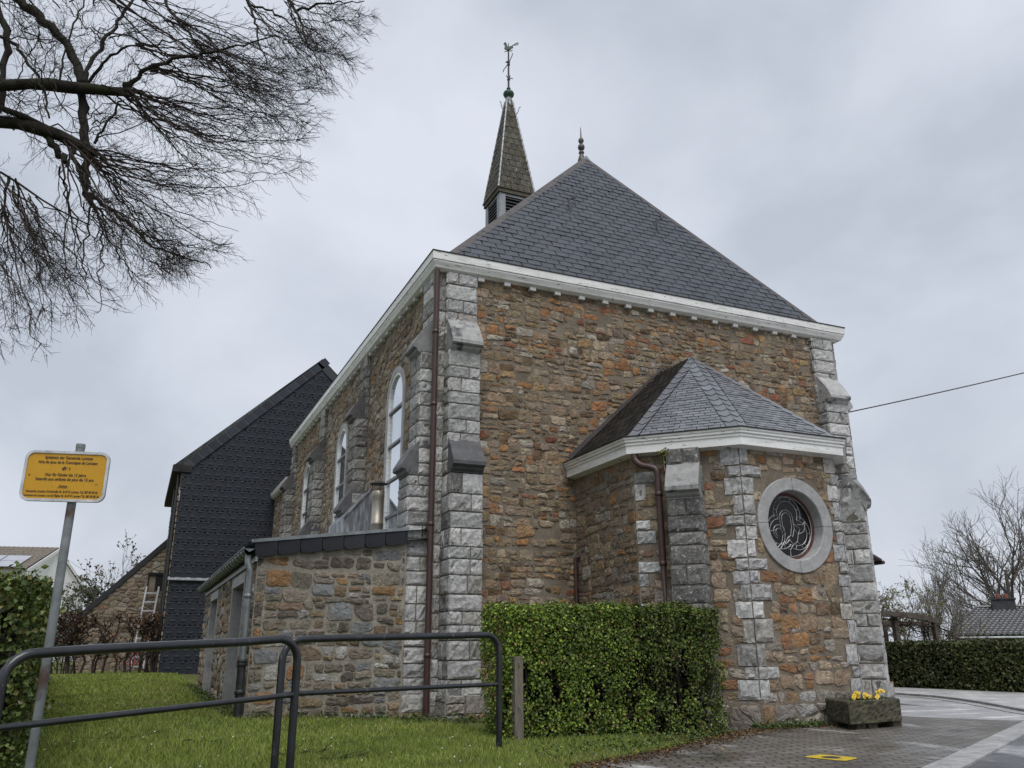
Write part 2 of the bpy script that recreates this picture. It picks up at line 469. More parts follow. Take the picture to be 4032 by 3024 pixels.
def blocks(mb, O, U, N, rects, pal, h=.022, mi=0, rough=1.0, tints=None, e0=-.006):
    """rock-faced blocks: rects (x0,y0,x1,y1) on the face, each a bulging displaced grid"""
    if not len(rects): return
    O, U, N = (np.array(a, float) for a in (O, U, N)); Vv = np.array([0,0,1.])
    Rr = np.array(rects, float); S = len(Rr); gx, gy = 9, 7
    tx = np.linspace(0,1,gx); ty = np.linspace(0,1,gy)
    tx = np.concatenate([[0,.025],np.linspace(.12,.88,gx-4),[.975,1]]); ty = np.concatenate([[0,.04],np.linspace(.18,.82,gy-4),[.96,1]])
    X = Rr[:,0,None,None]+(Rr[:,2]-Rr[:,0])[:,None,None]*tx[None,None,:]+0*ty[None,:,None]
    Y = Rr[:,1,None,None]+(Rr[:,3]-Rr[:,1])[:,None,None]*ty[None,:,None]+0*tx[None,None,:]
    edge = np.minimum(np.minimum(tx,1-tx)[None,:]/.10, np.minimum(ty,1-ty)[:,None]/.14).clip(0,1)
    nz_ = rng.normal(0,1,(S,gy,gx)); lowf = rng.normal(0,1,(S,3,3))
    up = np.kron(lowf, np.ones((1,3,3)))[:, :gy, :gx]
    D = h*(.25+.75*edge**.6)*rng.uniform(.6,1.3,(S,1,1))+rough*edge*(.0062*nz_+.0060*up)
    D[:,0,:]=e0; D[:,-1,:]=e0; D[:,:,0]=e0; D[:,:,-1]=e0
    jx = rng.normal(0,.003,(S,gy,gx)); jy = rng.normal(0,.003,(S,gy,gx))
    V = O+(X+jx)[...,None]*U+(Y+jy)[...,None]*Vv+D[...,None]*N
    idx = np.arange(gy*gx).reshape(gy,gx)
    q = np.stack([idx[:-1,:-1],idx[:-1,1:],idx[1:,1:],idx[1:,:-1]],-1).reshape(-1,4)
    if np.dot(np.cross(U,Vv),N) < 0: q = q[:,::-1]
    F = (np.arange(S)*gy*gx)[:,None,None]+q
    t = pick(pal, S) if tints is None else np.array(tints)
    mb.add(V.reshape(-1,3), F.reshape(-1,4), np.repeat(t, len(q), 0), mi)
def plate_hole(mb, O, U, x0, x1, y0, y1, hole, mi=0, depth=0, N=None, side_mi=None):
    """a flat wall rectangle with one convex hole (outline list), plus the reveal going in by depth"""
    O, U = np.array(O, float), np.array(U, float); Vv = np.array([0,0,1.])
    hole = np.array(hole); c = hole.mean(0)
    ang = np.arctan2(hole[:,1]-c[1], hole[:,0]-c[0])
    cor = np.array([[x0,y0],[x1,y0],[x1,y1],[x0,y1]])
    ca = np.arctan2(cor[:,1]-c[1], cor[:,0]-c[0])
    A = np.unique(np.concatenate([ang, ca]))
    def on_hole(a):
        d = np.array([math.cos(a), math.sin(a)]); best = None
        for k in range(len(hole)):
            p, q = hole[k]-c, hole[(k+1)%len(hole)]-c
            den = d[0]*(q-p)[1]-d[1]*(q-p)[0]
            if abs(den) < 1e-12: continue
            t = (p[0]*(q-p)[1]-p[1]*(q-p)[0])/den; s = (p[0]*d[1]-p[1]*d[0])/den
            if t > 0 and -1e-6 <= s <= 1+1e-6: best = t if best is None else min(best, t)
        return c+d*best
    def on_rect(a):
        d = np.array([math.cos(a), math.sin(a)])
        ts = []
        for lo, hi, dd, cc in ((x0,x1,d[0],c[0]),(y0,y1,d[1],c[1])):
            if abs(dd) > 1e-9: ts.append(((hi if dd > 0 else lo)-cc)/dd)
        return c+d*min(ts)
    I = np.array([on_hole(a) for a in A]); Q = np.array([on_rect(a) for a in A]); n = len(A)
    W3 = lambda p: O+p[:,0:1]*U+p[:,1:2]*Vv
    mb.add(np.vstack([W3(I),W3(Q)]), [[i,n+i,n+(i+1)%n,(i+1)%n] for i in range(n)], (.5,.5,.5), mi)
    if depth:
        h3 = W3(hole); k = len(hole)
        mb.add(np.vstack([h3, h3-np.array(N)*depth]), [[i,(i+1)%k,k+(i+1)%k,k+i] for i in range(k)], (.5,.5,.5), mi if side_mi is None else side_mi)
def sweep(mb, path, prof, closed=False, mi=0, tint=(.5,.5,.5), ends=True):
    """profile (outward, z) swept along a plan path, mitred; outward is to the right of the path direction"""
    path = np.array(path, float); n = len(path)
    segs = [path[(i+1)%n]-path[i] for i in range(n if closed else n-1)]
    nor = [np.array([s[1],-s[0]])/np.hypot(*s) for s in segs]
    rings = []
    for i in range(n):
        if closed: a, b = nor[i-1], nor[i]
        else: a, b = nor[max(0,i-1)], nor[min(i,n-2)]
        m_ = (a+b); m_ = m_/np.dot(m_, a) if np.dot(m_,a) > 1e-6 else a
        m_ = m_/1.0
        rings.append([(path[i][0]+o*m_[0], path[i][1]+o*m_[1], z) for o, z in prof])
    V = np.array(rings).reshape(-1,3); k = len(prof)
    F = []
    for i in range(n if closed else n-1):
        i2 = (i+1)%n
        for j in range(k): F.append([i*k+j, i2*k+j, i2*k+(j+1)%k, i*k+(j+1)%k])
    mb.add(V, F, tint, mi)
    if not closed and ends:
        mb.poly(np.array(rings[0])[::-1], tint, mi); mb.poly(np.array(rings[-1]), tint, mi)

def slates(mb, O, U, Vv, N, gauge, width, vmax, xl, xr, pal, thick=.012, mi=0, scallop=False, v0=0.0, gap=.020):
    """overlapping slates on a slope; xl(v), xr(v) bound each course"""
    O, U, Vv, N = (np.array(a, float) for a in (O, U, Vv, N))
    v, row = v0, 0
    Q, T = [], []
    Vs = []
    while v < vmax-.01:
        L = gauge*1.35; vt = min(v+L, vmax)
        a, b = xl(v), xr(v); at_, bt = xl(vt), xr(vt)
        x = a-width*(.5 if row % 2 else 0)-random.uniform(0,.15)*width
        x0 = math.floor(x/width)*width-(width/2 if row % 2 else 0)
        while x0 < b:
            x1 = x0+width-gap*random.uniform(.7,1.3)
            lo0, lo1 = max(x0,a), min(x1,b); hi0, hi1 = max(x0,at_), min(x1,bt)
            if lo1-lo0 > .012:
                if hi1 <= hi0: hi0 = hi1 = min(max((lo0+lo1)/2, at_), bt)
                j = random.uniform(-.004,.004); tk = thick*random.uniform(.8,1.5)
                if scallop:
                    m_ = (lo1-lo0)*.28; dz = gauge*.16
                    pts = [(lo0,v+dz,tk),(lo0+m_*.5,v+dz*.3,tk),(lo0+m_,v,tk),(lo1-m_,v,tk),(lo1-m_*.5,v+dz*.3,tk),(lo1,v+dz,tk),(hi1,vt,.001),(hi0,vt,.001)]
                else:
                    pts = [(lo0,v+j,tk),(lo1,v+j+random.uniform(-.002,.002),tk*random.uniform(.85,1.15)),(hi1,vt,.001),(hi0,vt,.001)]
                pts = np.array(pts); W3 = O+pts[:,0:1]*U+pts[:,1:2]*Vv+pts[:,2:3]*N
                t = pick(pal,1,.10)[0]
                mb.poly(W3, t, mi)
                nb = len(pts)-2
                for q_ in range(nb-1):
                    A_, B_ = W3[q_], W3[q_+1]
                    mb.add([A_,B_,B_-N*(tk+.002),A_-N*(tk+.002)], [[0,3,2,1]], t*.5, mi)
            x0 += width
        v += gauge; row += 1

# ------------------------------------------------------------------ the ground
def T(x, y):
    """height of the terrain"""
    x = np.asarray(x, float); y = np.asarray(y, float)
    s = np.clip((y+4.6)/1.6, 0, 1)*np.clip((2.5-x)/1.5, 0, 1)
    z = -.03+s*(.03+.04*np.clip(-x,0,3)+.006*np.clip(y,0,20))
    z = z-np.clip(-5.0-y,0,2.6)*.04*np.clip((-1.5-x)/1.5,0,1)
    z = z-.089*np.clip(-7.6-y, 0, 6.4)*np.clip((x+4.5)/1.5,0,1)*1.0
    rr = np.hypot(x-4, y-4)
    z = z-np.where(x > 8, .11*np.clip(rr-13, 0, 16), .02*np.clip(rr-26,0,30))*np.clip((x-8)/4,0,1)
    return z
def axis_pts(lo, hi, near0, near1, step):
    a = list(np.arange(near0, near1+1e-6, step)); s = step
    x = near1
    while x < hi: s *= 1.35; x += s; a.append(min(x,hi))
    x = near0; s = step
    while x > lo: s *= 1.35; x -= s; a.insert(0, max(x,lo))
    return np.array(a)
gx_ = axis_pts(-900, 900, -10, 16, .5); gy_ = axis_pts(-400, 1200, -12.6, 24, .5)
GX, GY = np.meshgrid(gx_, gy_)
GZ = T(GX, GY)+0.0
nx_, ny_ = len(gx_), len(gy_)
ii = np.arange(nx_*ny_).reshape(ny_, nx_)
g = MB()
g.add(np.stack([GX,GY,GZ],-1).reshape(-1,3), np.stack([ii[:-1,:-1],ii[:-1,1:],ii[1:,1:],ii[1:,:-1]],-1).reshape(-1,4))
soil = material('grass_soil', ((.08,.09,.03), (.105,.12,.035), (.12,.12,.05)), scale=1.6, rough=.95, bump=.8, bscale=60, mott=.4, mscale=40, spec=.1,
                spots=[(1.1, .60, .72, (.075,.065,.03))])
tag(g.build('ground', soil, smooth=True), kind='structure')

def paving_material(name, cols, bw, bh, rot, mortar_c, wet):
    m = material(name, cols, scale=1.3, rough=.6, mott=.3, mscale=25)
    nt = m.node_tree; N, L = nt.nodes, nt.links; b = N['Principled BSDF']
    tc = N.new('ShaderNodeTexCoord'); mp = N.new('ShaderNodeMapping'); mp.inputs['Rotation'].default_value = (0,0,rot)
    L.new(tc.outputs['Object'], mp.inputs[0])
    wv = N.new('ShaderNodeTexWave'); wv.wave_profile = 'TRI'; wv.inputs['Scale'].default_value = 1.6; wv.inputs['Distortion'].default_value = 0
    br = N.new('ShaderNodeTexBrick'); L.new(mp.outputs[0], br.inputs['Vector'])
    br.inputs['Scale'].default_value = 1.0; br.inputs['Brick Width'].default_value = bw; br.inputs['Row Height'].default_value = bh
    br.inputs['Mortar Size'].default_value = .013; br.inputs['Mortar Smooth'].default_value = .4
    br.inputs['Color1'].default_value = (1.2,1.17,1.14,1); br.inputs['Color2'].default_value = (.78,.78,.80,1); br.inputs['Mortar'].default_value = (*mortar_c,1)
    old = b.inputs['Base Color'].links[0].from_socket
    mx = N.new('ShaderNodeMix'); mx.data_type = 'RGBA'; mx.blend_type = 'MULTIPLY'; mx.inputs[0].default_value = 1
    L.new(old, mx.inputs[6]); L.new(br.outputs['Color'], mx.inputs[7]); L.new(mx.outputs[2], b.inputs['Base Color'])
    bp = N.new('ShaderNodeBump'); bp.inputs['Strength'].default_value = .6; bp.inputs['Distance'].default_value = .006; bp.invert = True
    L.new(br.outputs['Fac'], bp.inputs['Height'])
    n2 = N.new('ShaderNodeTexNoise'); n2.inputs['Scale'].default_value = 45; n2.inputs['Detail'].default_value = 6; L.new(tc.outputs['Object'], n2.inputs['Vector'])
    b2 = N.new('ShaderNodeBump'); b2.inputs['Strength'].default_value = .5; b2.inputs['Distance'].default_value = .006
    L.new(n2.outputs[0], b2.inputs['Height']); L.new(bp.outputs[0], b2.inputs['Normal']); L.new(b2.outputs[0], b.inputs['Normal'])
    puddles(m, *wet)
    return m
def puddles(m, scale, lo, hi, rdry, rwet, loc=(0,0,0), stretch=(1,1,1)):
    """standing water: smooth where a broad noise is high"""
    N, L = m.node_tree.nodes, m.node_tree.links; b = N['Principled BSDF']
    tc = N.new('ShaderNodeTexCoord'); mp = N.new('ShaderNodeMapping'); mp.inputs['Location'].default_value = loc; mp.inputs['Scale'].default_value = stretch
    L.new(tc.outputs['Object'], mp.inputs[0])
    n = N.new('ShaderNodeTexNoise'); n.inputs['Scale'].default_value = scale; n.inputs['Detail'].default_value = 4; L.new(mp.outputs[0], n.inputs['Vector'])
    mr = N.new('ShaderNodeMapRange'); L.new(n.outputs[0], mr.inputs[0])
    mr.inputs[1].default_value = lo; mr.inputs[2].default_value = hi; mr.inputs[3].default_value = rdry; mr.inputs[4].default_value = rwet
    L.new(mr.outputs[0], b.inputs['Roughness'])
    if b.inputs['Normal'].links:
        bpn = b.inputs['Normal'].links[0].from_node
        st = bpn.inputs['Strength'].default_value
        m2 = N.new('ShaderNodeMapRange'); L.new(n.outputs[0], m2.inputs[0])
        m2.inputs[1].default_value = lo; m2.inputs[2].default_value = hi; m2.inputs[3].default_value = st; m2.inputs[4].default_value = st*.08
        L.new(m2.outputs[0], bpn.inputs['Strength'])
def painted_sheen(m, scale, lo, hi, stretch, colr, rot):
    """pale patches mixed into the colour, imitating wet ground that mirrors the sky"""
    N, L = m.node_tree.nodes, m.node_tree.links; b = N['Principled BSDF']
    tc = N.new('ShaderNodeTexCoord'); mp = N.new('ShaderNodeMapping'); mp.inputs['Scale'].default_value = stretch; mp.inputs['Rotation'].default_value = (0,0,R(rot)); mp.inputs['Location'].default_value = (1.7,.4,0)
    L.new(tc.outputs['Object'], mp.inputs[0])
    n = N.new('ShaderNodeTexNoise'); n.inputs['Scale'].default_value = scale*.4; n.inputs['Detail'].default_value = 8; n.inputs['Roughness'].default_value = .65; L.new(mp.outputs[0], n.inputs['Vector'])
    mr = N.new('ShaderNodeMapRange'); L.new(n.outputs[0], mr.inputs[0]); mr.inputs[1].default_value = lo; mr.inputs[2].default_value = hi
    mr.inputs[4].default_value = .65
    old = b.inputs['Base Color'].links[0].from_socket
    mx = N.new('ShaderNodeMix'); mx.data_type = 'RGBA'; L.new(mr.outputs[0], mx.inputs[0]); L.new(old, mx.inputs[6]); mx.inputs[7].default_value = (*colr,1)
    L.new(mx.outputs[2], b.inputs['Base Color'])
pavers = paving_material('wet_pavers', ((.085,.075,.062), (.13,.12,.105), (.17,.16,.145)), .20, .10, R(24), (.22,.21,.19), (.9,.56,.66,.5,.2,(3,1,0)))
painted_sheen(pavers, 2.6, .56, .72, (1.5,.8,1), (.62,.62,.63), 24)  # bright sky reflections painted into the ground colours, here and below
asphalt = material('wet_asphalt', ((.05,.05,.052), (.075,.075,.078), (.10,.10,.102)), scale=2.2, rough=.5, bump=.6, bscale=90, mott=.3, mscale=60)
puddles(asphalt, 1.1, .46, .56, .5, .2, (1,4,0)); painted_sheen(asphalt, 2.4, .50, .64, (1,1,1), (.55,.55,.56), 0)
concrete = material('wet_concrete', ((.20,.20,.205), (.29,.29,.295), (.36,.36,.365)), scale=1.8, rough=.5, bump=.3, bscale=60, mott=.2, mscale=30)
puddles(concrete, 1.0, .45, .6, .5, .25, (2,2,0)); painted_sheen(concrete, 2.0, .52, .62, (.7,2.2,1), (.66,.66,.67), 24)
kerbmat = material('kerb_concrete', ((.22,.22,.215), (.36,.36,.355)), scale=2.5, rough=.5, bump=.3, bscale=60, mott=.4, mscale=9, spots=[(14,.60,.72,(.12,.115,.10))])
walkmat = paving_material('pale_walk_paving', ((.36,.36,.36), (.46,.46,.46)), .30, .30, R(20), (.7,.7,.7), (.8,.5,.62,.5,.3,(5,5,0)))
def sheet(name, pts, mt, dz, z=None):
    mb = MB()
    P3 = [(x, y, (T(x,y) if z is None else z)+dz) for x, y in pts]
    mb.poly(P3); o = mb.build(name, mt)
    return tag(o, kind='structure')
FR = [(-2.9,-6.35),(-.36,-4.98),(.88,-4.37),(2.43,-3.43),(3.3,-2.9)]
# road: one flat sheet in front of the church, a sloping one towards the viewer
rb = MB()
rb.add([(-3.6,-7.6,-.024),(40,-7.6,-.024),(40,-2.0,-.024),(13,1.5,-.024),(9,2.2,-.024),(7,-2.0,-.024),(-2.2,-6.1,-.024)],[[0,1,2],[0,2,3],[0,3,4],[0,4,5],[0,5,6]])
rb.add([(-3,-7.6,-.024),(40,-7.6,-.024),(40,-14,-.594),(-3,-14,-.594),(40,-60,-.6),(-3,-60,-.6),(-30,-14,-.594),(-30,-60,-.6)],[[0,3,2,1],[3,5,4,2],[6,7,5,3]])
tag(rb.build('road', asphalt), kind='structure')
pv = MB()
for q in ([(-2.9,-7.3),(2.43,-6.2),(-.36,-4.98),(-2.9,-6.35)], [(2.43,-6.2),(4.6,-5.04),(.88,-4.37),(-.36,-4.98)],
          [(4.6,-5.04),(7.05,-3.72),(2.43,-3.43),(.88,-4.37)], [(7.05,-3.72),(6.38,-2.33),(5.6,-2.3),(2.43,-3.43)],
          [(2.43,-3.43),(5.6,-2.3),(5.4,-2.0),(3.2,-2.4)], [(6.38,-2.33),(6.3,-1.4),(5.6,-1.4),(5.6,-2.3)]):
    pv.poly([(x,y,-.014) for x,y in q])
po = pv.build('brick_paving', pavers); tag(po, kind='structure')
# concrete forecourt beyond the paving joint
fc = MB()
fp = [(6.39,-2.33),(7.1,-3.70),(7.75,-3.4),(8.51,-2.67),(9.52,-1.28),(10.49,.47),(10.59,1.57),(10.4,3.2),(8.9,4.0),(8.5,-.4),(6.6,-.6),(6.3,-1.6)]
fc.add([(8.3,-1.2,-.016)]+[(x,y,-.016) for x,y in fp], [[0,1+i,1+(i+1)%len(fp)] for i in range(len(fp))])
tag(fc.build('forecourt', concrete), kind='structure')
# gutter strip along the paving
def strip(name, path, w, z0, z1, mt, joint=None):
    mb = MB(); path = np.array(path, float)
    # resample
    seg = np.hypot(*(path[1:]-path[:-1]).T); s = np.concatenate([[0],np.cumsum(seg)]); n = max(2,int(s[-1]/.5)+1)
    if joint:
        n = int(s[-1]/joint)
    t = np.linspace(0,s[-1],n+1); P = np.stack([np.interp(t,s,path[:,0]),np.interp(t,s,path[:,1])],1)
    for i in range(n):
        a, b = P[i], P[i+1]; d = (b-a)/np.hypot(*(b-a)); nn = np.array([d[1],-d[0]])
        gp = .006 if joint else 0
        a2, b2 = a+d*gp, b-d*gp
        lo = [a2, b2, b2+nn*w, a2+nn*w]
        mb.prism([(p[0],p[1],z0) for p in lo], [(p[0],p[1],z1) for p in lo])
    return tag(mb.build(name, mt), kind='structure')
strip('gutter_strip', [(-1.8,-8.3),(2.43,-6.19),(4.6,-5.03),(7.2,-3.64)], .26, -.06, -.004, kerbmat, joint=1.0)
KC = [(10.3,3.4),(10.59,1.57),(10.49,.47),(9.52,-1.28),(8.51,-2.67),(7.95,-3.6),(8.0,-4.6),(8.7,-6.2),(10.0,-7.4)]
def smooth_path(P, n=40):
    P = np.array(P, float)
    for _ in range(3):
        Q = np.stack([P[:-1]*.75+P[1:]*.25, P[:-1]*.25+P[1:]*.75],1).reshape(-1,2); P = np.vstack([P[:1],Q,P[-1:]])
    return P
KS = smooth_path(KC)
strip('gutter', KS, .22, -.05, -.006, kerbmat, joint=.9)
strip('kerb', [(x+.0,y) for x,y in KS[::-1]], .12, -.05, .03, kerbmat, joint=.9)
wk = MB()
off = []
for i in range(len(KS)):
    a = KS[max(0,i-1)]; b = KS[min(len(KS)-1,i+1)]; d = (b-a)/np.hypot(*(b-a)); off.append(KS[i]+np.array([-d[1],d[0]])*.12)
far = [(14.4,6.0)]*0
n_ = len(off)
outer = np.array([(12.9+.9*t, 5.2-9.5*t) for t in np.linspace(0,1,n_)])
outer[-8:,0] += np.linspace(0,2.5,8)
V = [(x,y,.027) for x,y in off]+[(x,y,.0) for x,y in outer]
wk.add(V, [[i, i+1, n_+i+1, n_+i] for i in range(n_-1)])
tag(wk.build('sidewalk', walkmat), kind='structure')
# painted square round a cover
yp = material('yellow_road_paint', ((.50,.36,.01), (.62,.46,.02)), scale=20, rough=.45, mott=.15, spots=[(60,.56,.64,(.12,.10,.07))])
ym = MB()
c_ = np.array([2.03,-5.46]); q4 = np.array([(1.827,-5.314),(2.118,-5.237),(2.231,-5.601),(1.948,-5.702)])
K_ = 24; th = np.arange(K_)*2*math.pi/K_
inner = np.stack([c_[0]+.085*np.cos(th), c_[1]+.085*np.sin(th)],1)
ou = []
for t in th:
    d = np.array([math.cos(t),math.sin(t)]); best = 9
    for k in range(4):
        p, q = q4[k]-c_, q4[(k+1)%4]-c_; e_ = q-p; den = d[0]*e_[1]-d[1]*e_[0]
        if abs(den) < 1e-9: continue
        tt = (p[0]*e_[1]-p[1]*e_[0])/den; s = (p[0]*d[1]-p[1]*d[0])/den
        if tt > 0 and -.001 <= s <= 1.001: best = min(best, tt)
    ou.append(c_+d*best)
ou = np.array(ou)
ym.add([(x,y,-.009) for x,y in inner]+[(x,y,-.009) for x,y in ou], [[i,K_+i,K_+(i+1)%K_,(i+1)%K_] for i in range(K_)])
tag(ym.build('paint_square', yp), 'yellow painted square round a dark round cover on the brick paving', 'road marking')
cv = MB(); cv.lathe([(.0,-.006),(.07,-.006),(.08,-.008),(.083,-.02)], (c_[0],c_[1],0), 24)
tag(cv.build('valve_cover', ironmat), 'small dark round iron cover inside the yellow painted square', 'cover')

# ------------------------------------------------------------------ the church
W, HE, LY = 8.43, 7.13, 13.72
church = thing('church', (W/2, 6.5, 0), 'rubble stone church with grey quoins, slate hipped roof, white cornice and slender spire', 'church')

# --- east wall with the facade and the long wall
SL = [('slate',)]
wm = MB()
# facade backing (mortar), z up to 6.85
wm.add([(0,0,-.4),(W,0,-.4),(W,0,6.9),(0,0,6.9)], [[0,1,2,3]], mi=1)
wm.add([(W,0,-.4),(W,17.2,-.4),(W,17.2,6.9),(W,0,6.9)], [[0,1,2,3]], mi=1)
WIN = [2.36, 6.80, 11.10]
def arch(cx, w, zb, zt, n=12):
    r_ = w/2; p = [(cx-r_, zb), (cx+r_, zb)]
    return p+[(cx+r_*math.cos(t), zt-r_+r_*math.sin(t)) for t in np.linspace(0, math.pi, n)]
# long wall: U = +y, outward -x
ys = [0, 4.68, 9.02, 13.72]
for k, wy in enumerate(WIN):
    plate_hole(wm, (0,0,0), (0,1,0), ys[k], ys[k+1], -.4, 6.9, arch(wy,1.0,2.7,5.80), mi=1, depth=.08, N=(-1,0,0), side_mi=2)
wm.add([(0,13.72,-.4),(0,17.3,-.4),(0,17.3,5.9),(0,13.72,5.9)], [[0,3,2,1]], mi=1)
wm.add([(0,13.72,-.4),(W,13.72,-.4),(W,13.72,6.9),(0,13.72,6.9)], [[0,3,2,1]], mi=1)
# facade stones: skip behind the buttresses and the apse
def keep_fac(x, y):
    d = min(x-.60, (W-.60)-x, y+.1, 6.84-y)
    if y < .40: d = min(d, x-.66)
    # behind apse (interior x 2.4-6.0 below roof)
    if 2.46 < x < 6.14 and y < 3.5: d = min(d, -1)
    return d
rubble(wm, (0,0,0), (1,0,0), (0,-1,0), W, 6.86, PAL_FAC, keep=keep_fac, rh=(.06,.18), rw=(.08,.30), h=.013, mort=.0065, low=.35, jit=.022, sq=True, bev=.008, miss=.06)
def keep_side(y, z):
    d = min(y-.6, 13.7-y, 6.84-z, z-2.2)
    for wy in WIN:
        r_ = .595
        if z < 5.33: d = min(d, abs(y-wy)-r_)
        else: d = min(d, math.hypot(y-wy, z-5.33)-r_)
    for b0 in (4.42, 8.76, 13.10): d = min(d, max(b0-y, y-(b0+.52)))
    return d
rubble(wm, (0,0,0), (0,1,0), (-1,0,0), 13.72, 6.86, PAL_SIDE, keep=keep_side, rh=(.11,.21), rw=(.14,.34), h=.016, mort=.009)
rubble(wm, (0,13.72,0), (0,1,0), (-1,0,0), 3.5, 5.9, PAL_SIDE, keep=lambda y,z: min(y-.05, 3.4-y, z-2.2, 5.88-z), rh=(.12,.22), rw=(.16,.36), h=.02)
# quoins on the bare corner strips
def courses(z0, z1, lo=.17, hi=.27):
    z = z0; out_ = []
    while z < z1-.05:
        h = random.uniform(lo,hi)
        if z1-(z+h) < lo*.7: h = z1-z
        out_.append((z, z+h)); z += h
    return out_
for (O_, U_, N_) in (((0,0,0),(1,0,0),(0,-1,0)), ((0,0,0),(0,1,0),(-1,0,0)), ((W,0,0),(-1,0,0),(0,-1,0))):
    rc = [(0.004, a+.006, .11, b-.006) for a,b in courses(0,6.84)]
    blocks(wm, O_, U_, N_, rc, PAL_Q, h=.012, mi=3)
wm.build('wall', [stone, mortar, ringmat, block], church)

# --- buttresses
def buttress(org, D, S, stages, caps, w, plinth=None, sides=(True,True), pal=PAL_Q, captints=((.30,.30,.295),(.075,.075,.08)), parent=church):
    """org: middle of the foot on the wall; D outward, S sideways (unit); stages (z0,z1,depth); caps (ztop,ztip,dtop,dtip,dlow,zlow)"""
    org, D, S = (np.array(a, float) for a in (org, D, S)); Z = np.array([0,0,1.])
    mb = MB()
    for (z0, z1, d) in stages:
        mb.box((-w/2,-.02,z0),(w/2,d-.004,z1), mi=1, axes=[S,D,Z], org=org)
        cs = courses(z0, z1)
        fr, l_, r_ = [], [], []
        for a, b in cs:
            a2, b2 = a+.006, b-.006
            if random.random() < .55:
                t = random.uniform(.33,.67)*w; fr += [(.0,a2,t-.006,b2),(t+.006,a2,w,b2)]
            else: fr.append((.0,a2,w,b2))
            for L_ in (l_, r_):
                if d > .3 and random.random() < .45:
                    t = random.uniform(.35,.65)*d; L_ += [(.0,a2,t-.005,b2),(t+.005,a2,d,b2)]
                else: L_.append((0,a2,d,b2))
        hh = .02
        blocks(mb, org-S*w/2+D*d, S, D, fr, pal, h=hh)
        if sides[0]: blocks(mb, org-S*w/2, D, -S, l_, pal, h=.014)
        if sides[1]: blocks(mb, org+S*w/2, D, S, r_, pal, h=.014)
    if plinth:
        pd, pz = plinth
        mb.box((-w/2-.03,-.02,-.35),(w/2+.03,pd-.004,pz-.03), mi=1, axes=[S,D,Z], org=org)
        pr = [(0,a,w*.5+.03-.004,b) for a,b in courses(-.1,pz-.03,.13,.2)]+[(w*.5+.03+.004,a,w+.06,b) for a,b in courses(-.1,pz-.03,.15,.22)]
        blocks(mb, org-S*(w/2+.03)+D*pd, S, D, pr, PAL_LOW, h=.02)
        for sg in (-1,1): blocks(mb, org+sg*S*(w/2+.03), D, sg*S, [(0,a,pd,b) for a,b in courses(-.1,pz-.03,.13,.2)], PAL_LOW, h=.014)
    o = mb.build('buttress', [block, mortar_dark], parent)
    for (zt, zp, dt, dp, dl, zl_), tint in zip(caps, captints):
        cb = MB(); cw = w/2+.006
        mid = (dt+dp)/2, (zt+zp)/2
        pr = [(-.01,zt+.02),(dt,zt),(mid[0]+.012,mid[1]+.006),(dp,zp),(dp,zp-.055),(dp-.03,zp-.075),(dp-.055,zp-.075),(dp-.075,zp-.12),(dp-.11,zp-.15),(dl+.02,zp-.16),(dl+.02,zl_),(-.01,zl_)]
        A = [org-S*cw+D*a+Z*b for a,b in pr]; B = [org+S*cw+D*a+Z*b for a,b in pr]
        cb.prism(A, B, tint)
        cb.build('buttress_cap', capmat, o)
    return o
ST = [(.30,3.44,.39),(3.46,5.45,.25),(5.47,6.84,.08)]
CP = [(6.02,5.57,.08,.388,.25,5.45),(3.985,3.61,.25,.505,.39,3.445)]
buttress((.37,0,0),(0,-1,0),(1,0,0),ST,CP,.50,plinth=(.44,.36))
buttress((W-.37,0,0),(0,-1,0),(1,0,0),ST,CP,.50,plinth=(.44,.36),captints=((.36,.36,.35),(.2,.2,.2)))
buttress((0,.32,0),(-1,0,0),(0,-1,0),ST,CP,.50,plinth=(.42,.36),captints=((.2,.2,.2),(.10,.10,.105)))
buttress((W,.32,0),(1,0,0),(0,1,0),ST,CP,.50,plinth=(.44,.36),captints=((.3,.3,.3),(.2,.2,.2)))
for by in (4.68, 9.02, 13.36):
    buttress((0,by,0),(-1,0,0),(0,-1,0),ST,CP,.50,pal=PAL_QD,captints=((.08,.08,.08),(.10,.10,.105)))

# --- windows of the long wall
barp = material('bar_paint',((.10,.105,.11),(.2,.2,.21)),rough=.4)
for wy in WIN:
    fr = MB()
    # stone surround band proud of the wall
    oa, ia = arch(wy,1.18,2.6,5.92,16), arch(wy,.96,2.6,5.81,16)
    n = len(oa)
    P_ = lambda a, x: [(x, p, q) for p, q in a]
    fr.add(P_(oa,-.022)+P_(ia,-.022)+P_(oa,.01)+P_(ia,.05), [[i,(i+1)%n,n+(i+1)%n,n+i] for i in range(n)]+[[i,2*n+i,2*n+(i+1)%n,(i+1)%n] for i in range(n)]+[[n+i,n+(i+1)%n,3*n+(i+1)%n,3*n+i] for i in range(n)])
    wo = fr.build('window', ringmat, church)
    f2 = MB(); oa, ia = arch(wy,.97,2.6,5.815,16), arch(wy,.86,2.6,5.76,16)
    f2.add(P_(oa,-.012)+P_(ia,-.012)+P_(ia,.05), [[i,(i+1)%n,n+(i+1)%n,n+i] for i in range(n)]+[[n+i,n+(i+1)%n,2*n+(i+1)%n,2*n+i] for i in range(n)])
    f2.build('window_frame', white, wo)
    for zz in (3.18,3.83,4.48,5.13):
        f3 = MB(); f3.box((-.006,wy-.43,zz-.022),(.034,wy+.43,zz+.022)); f3.build('glazing_bar', barp, wo)
    gl = MB(); ia = arch(wy,.87,2.6,5.765,16)
    gl.poly(P_(ia,.03)[::-1])
    gl.build('glass', glass, wo)

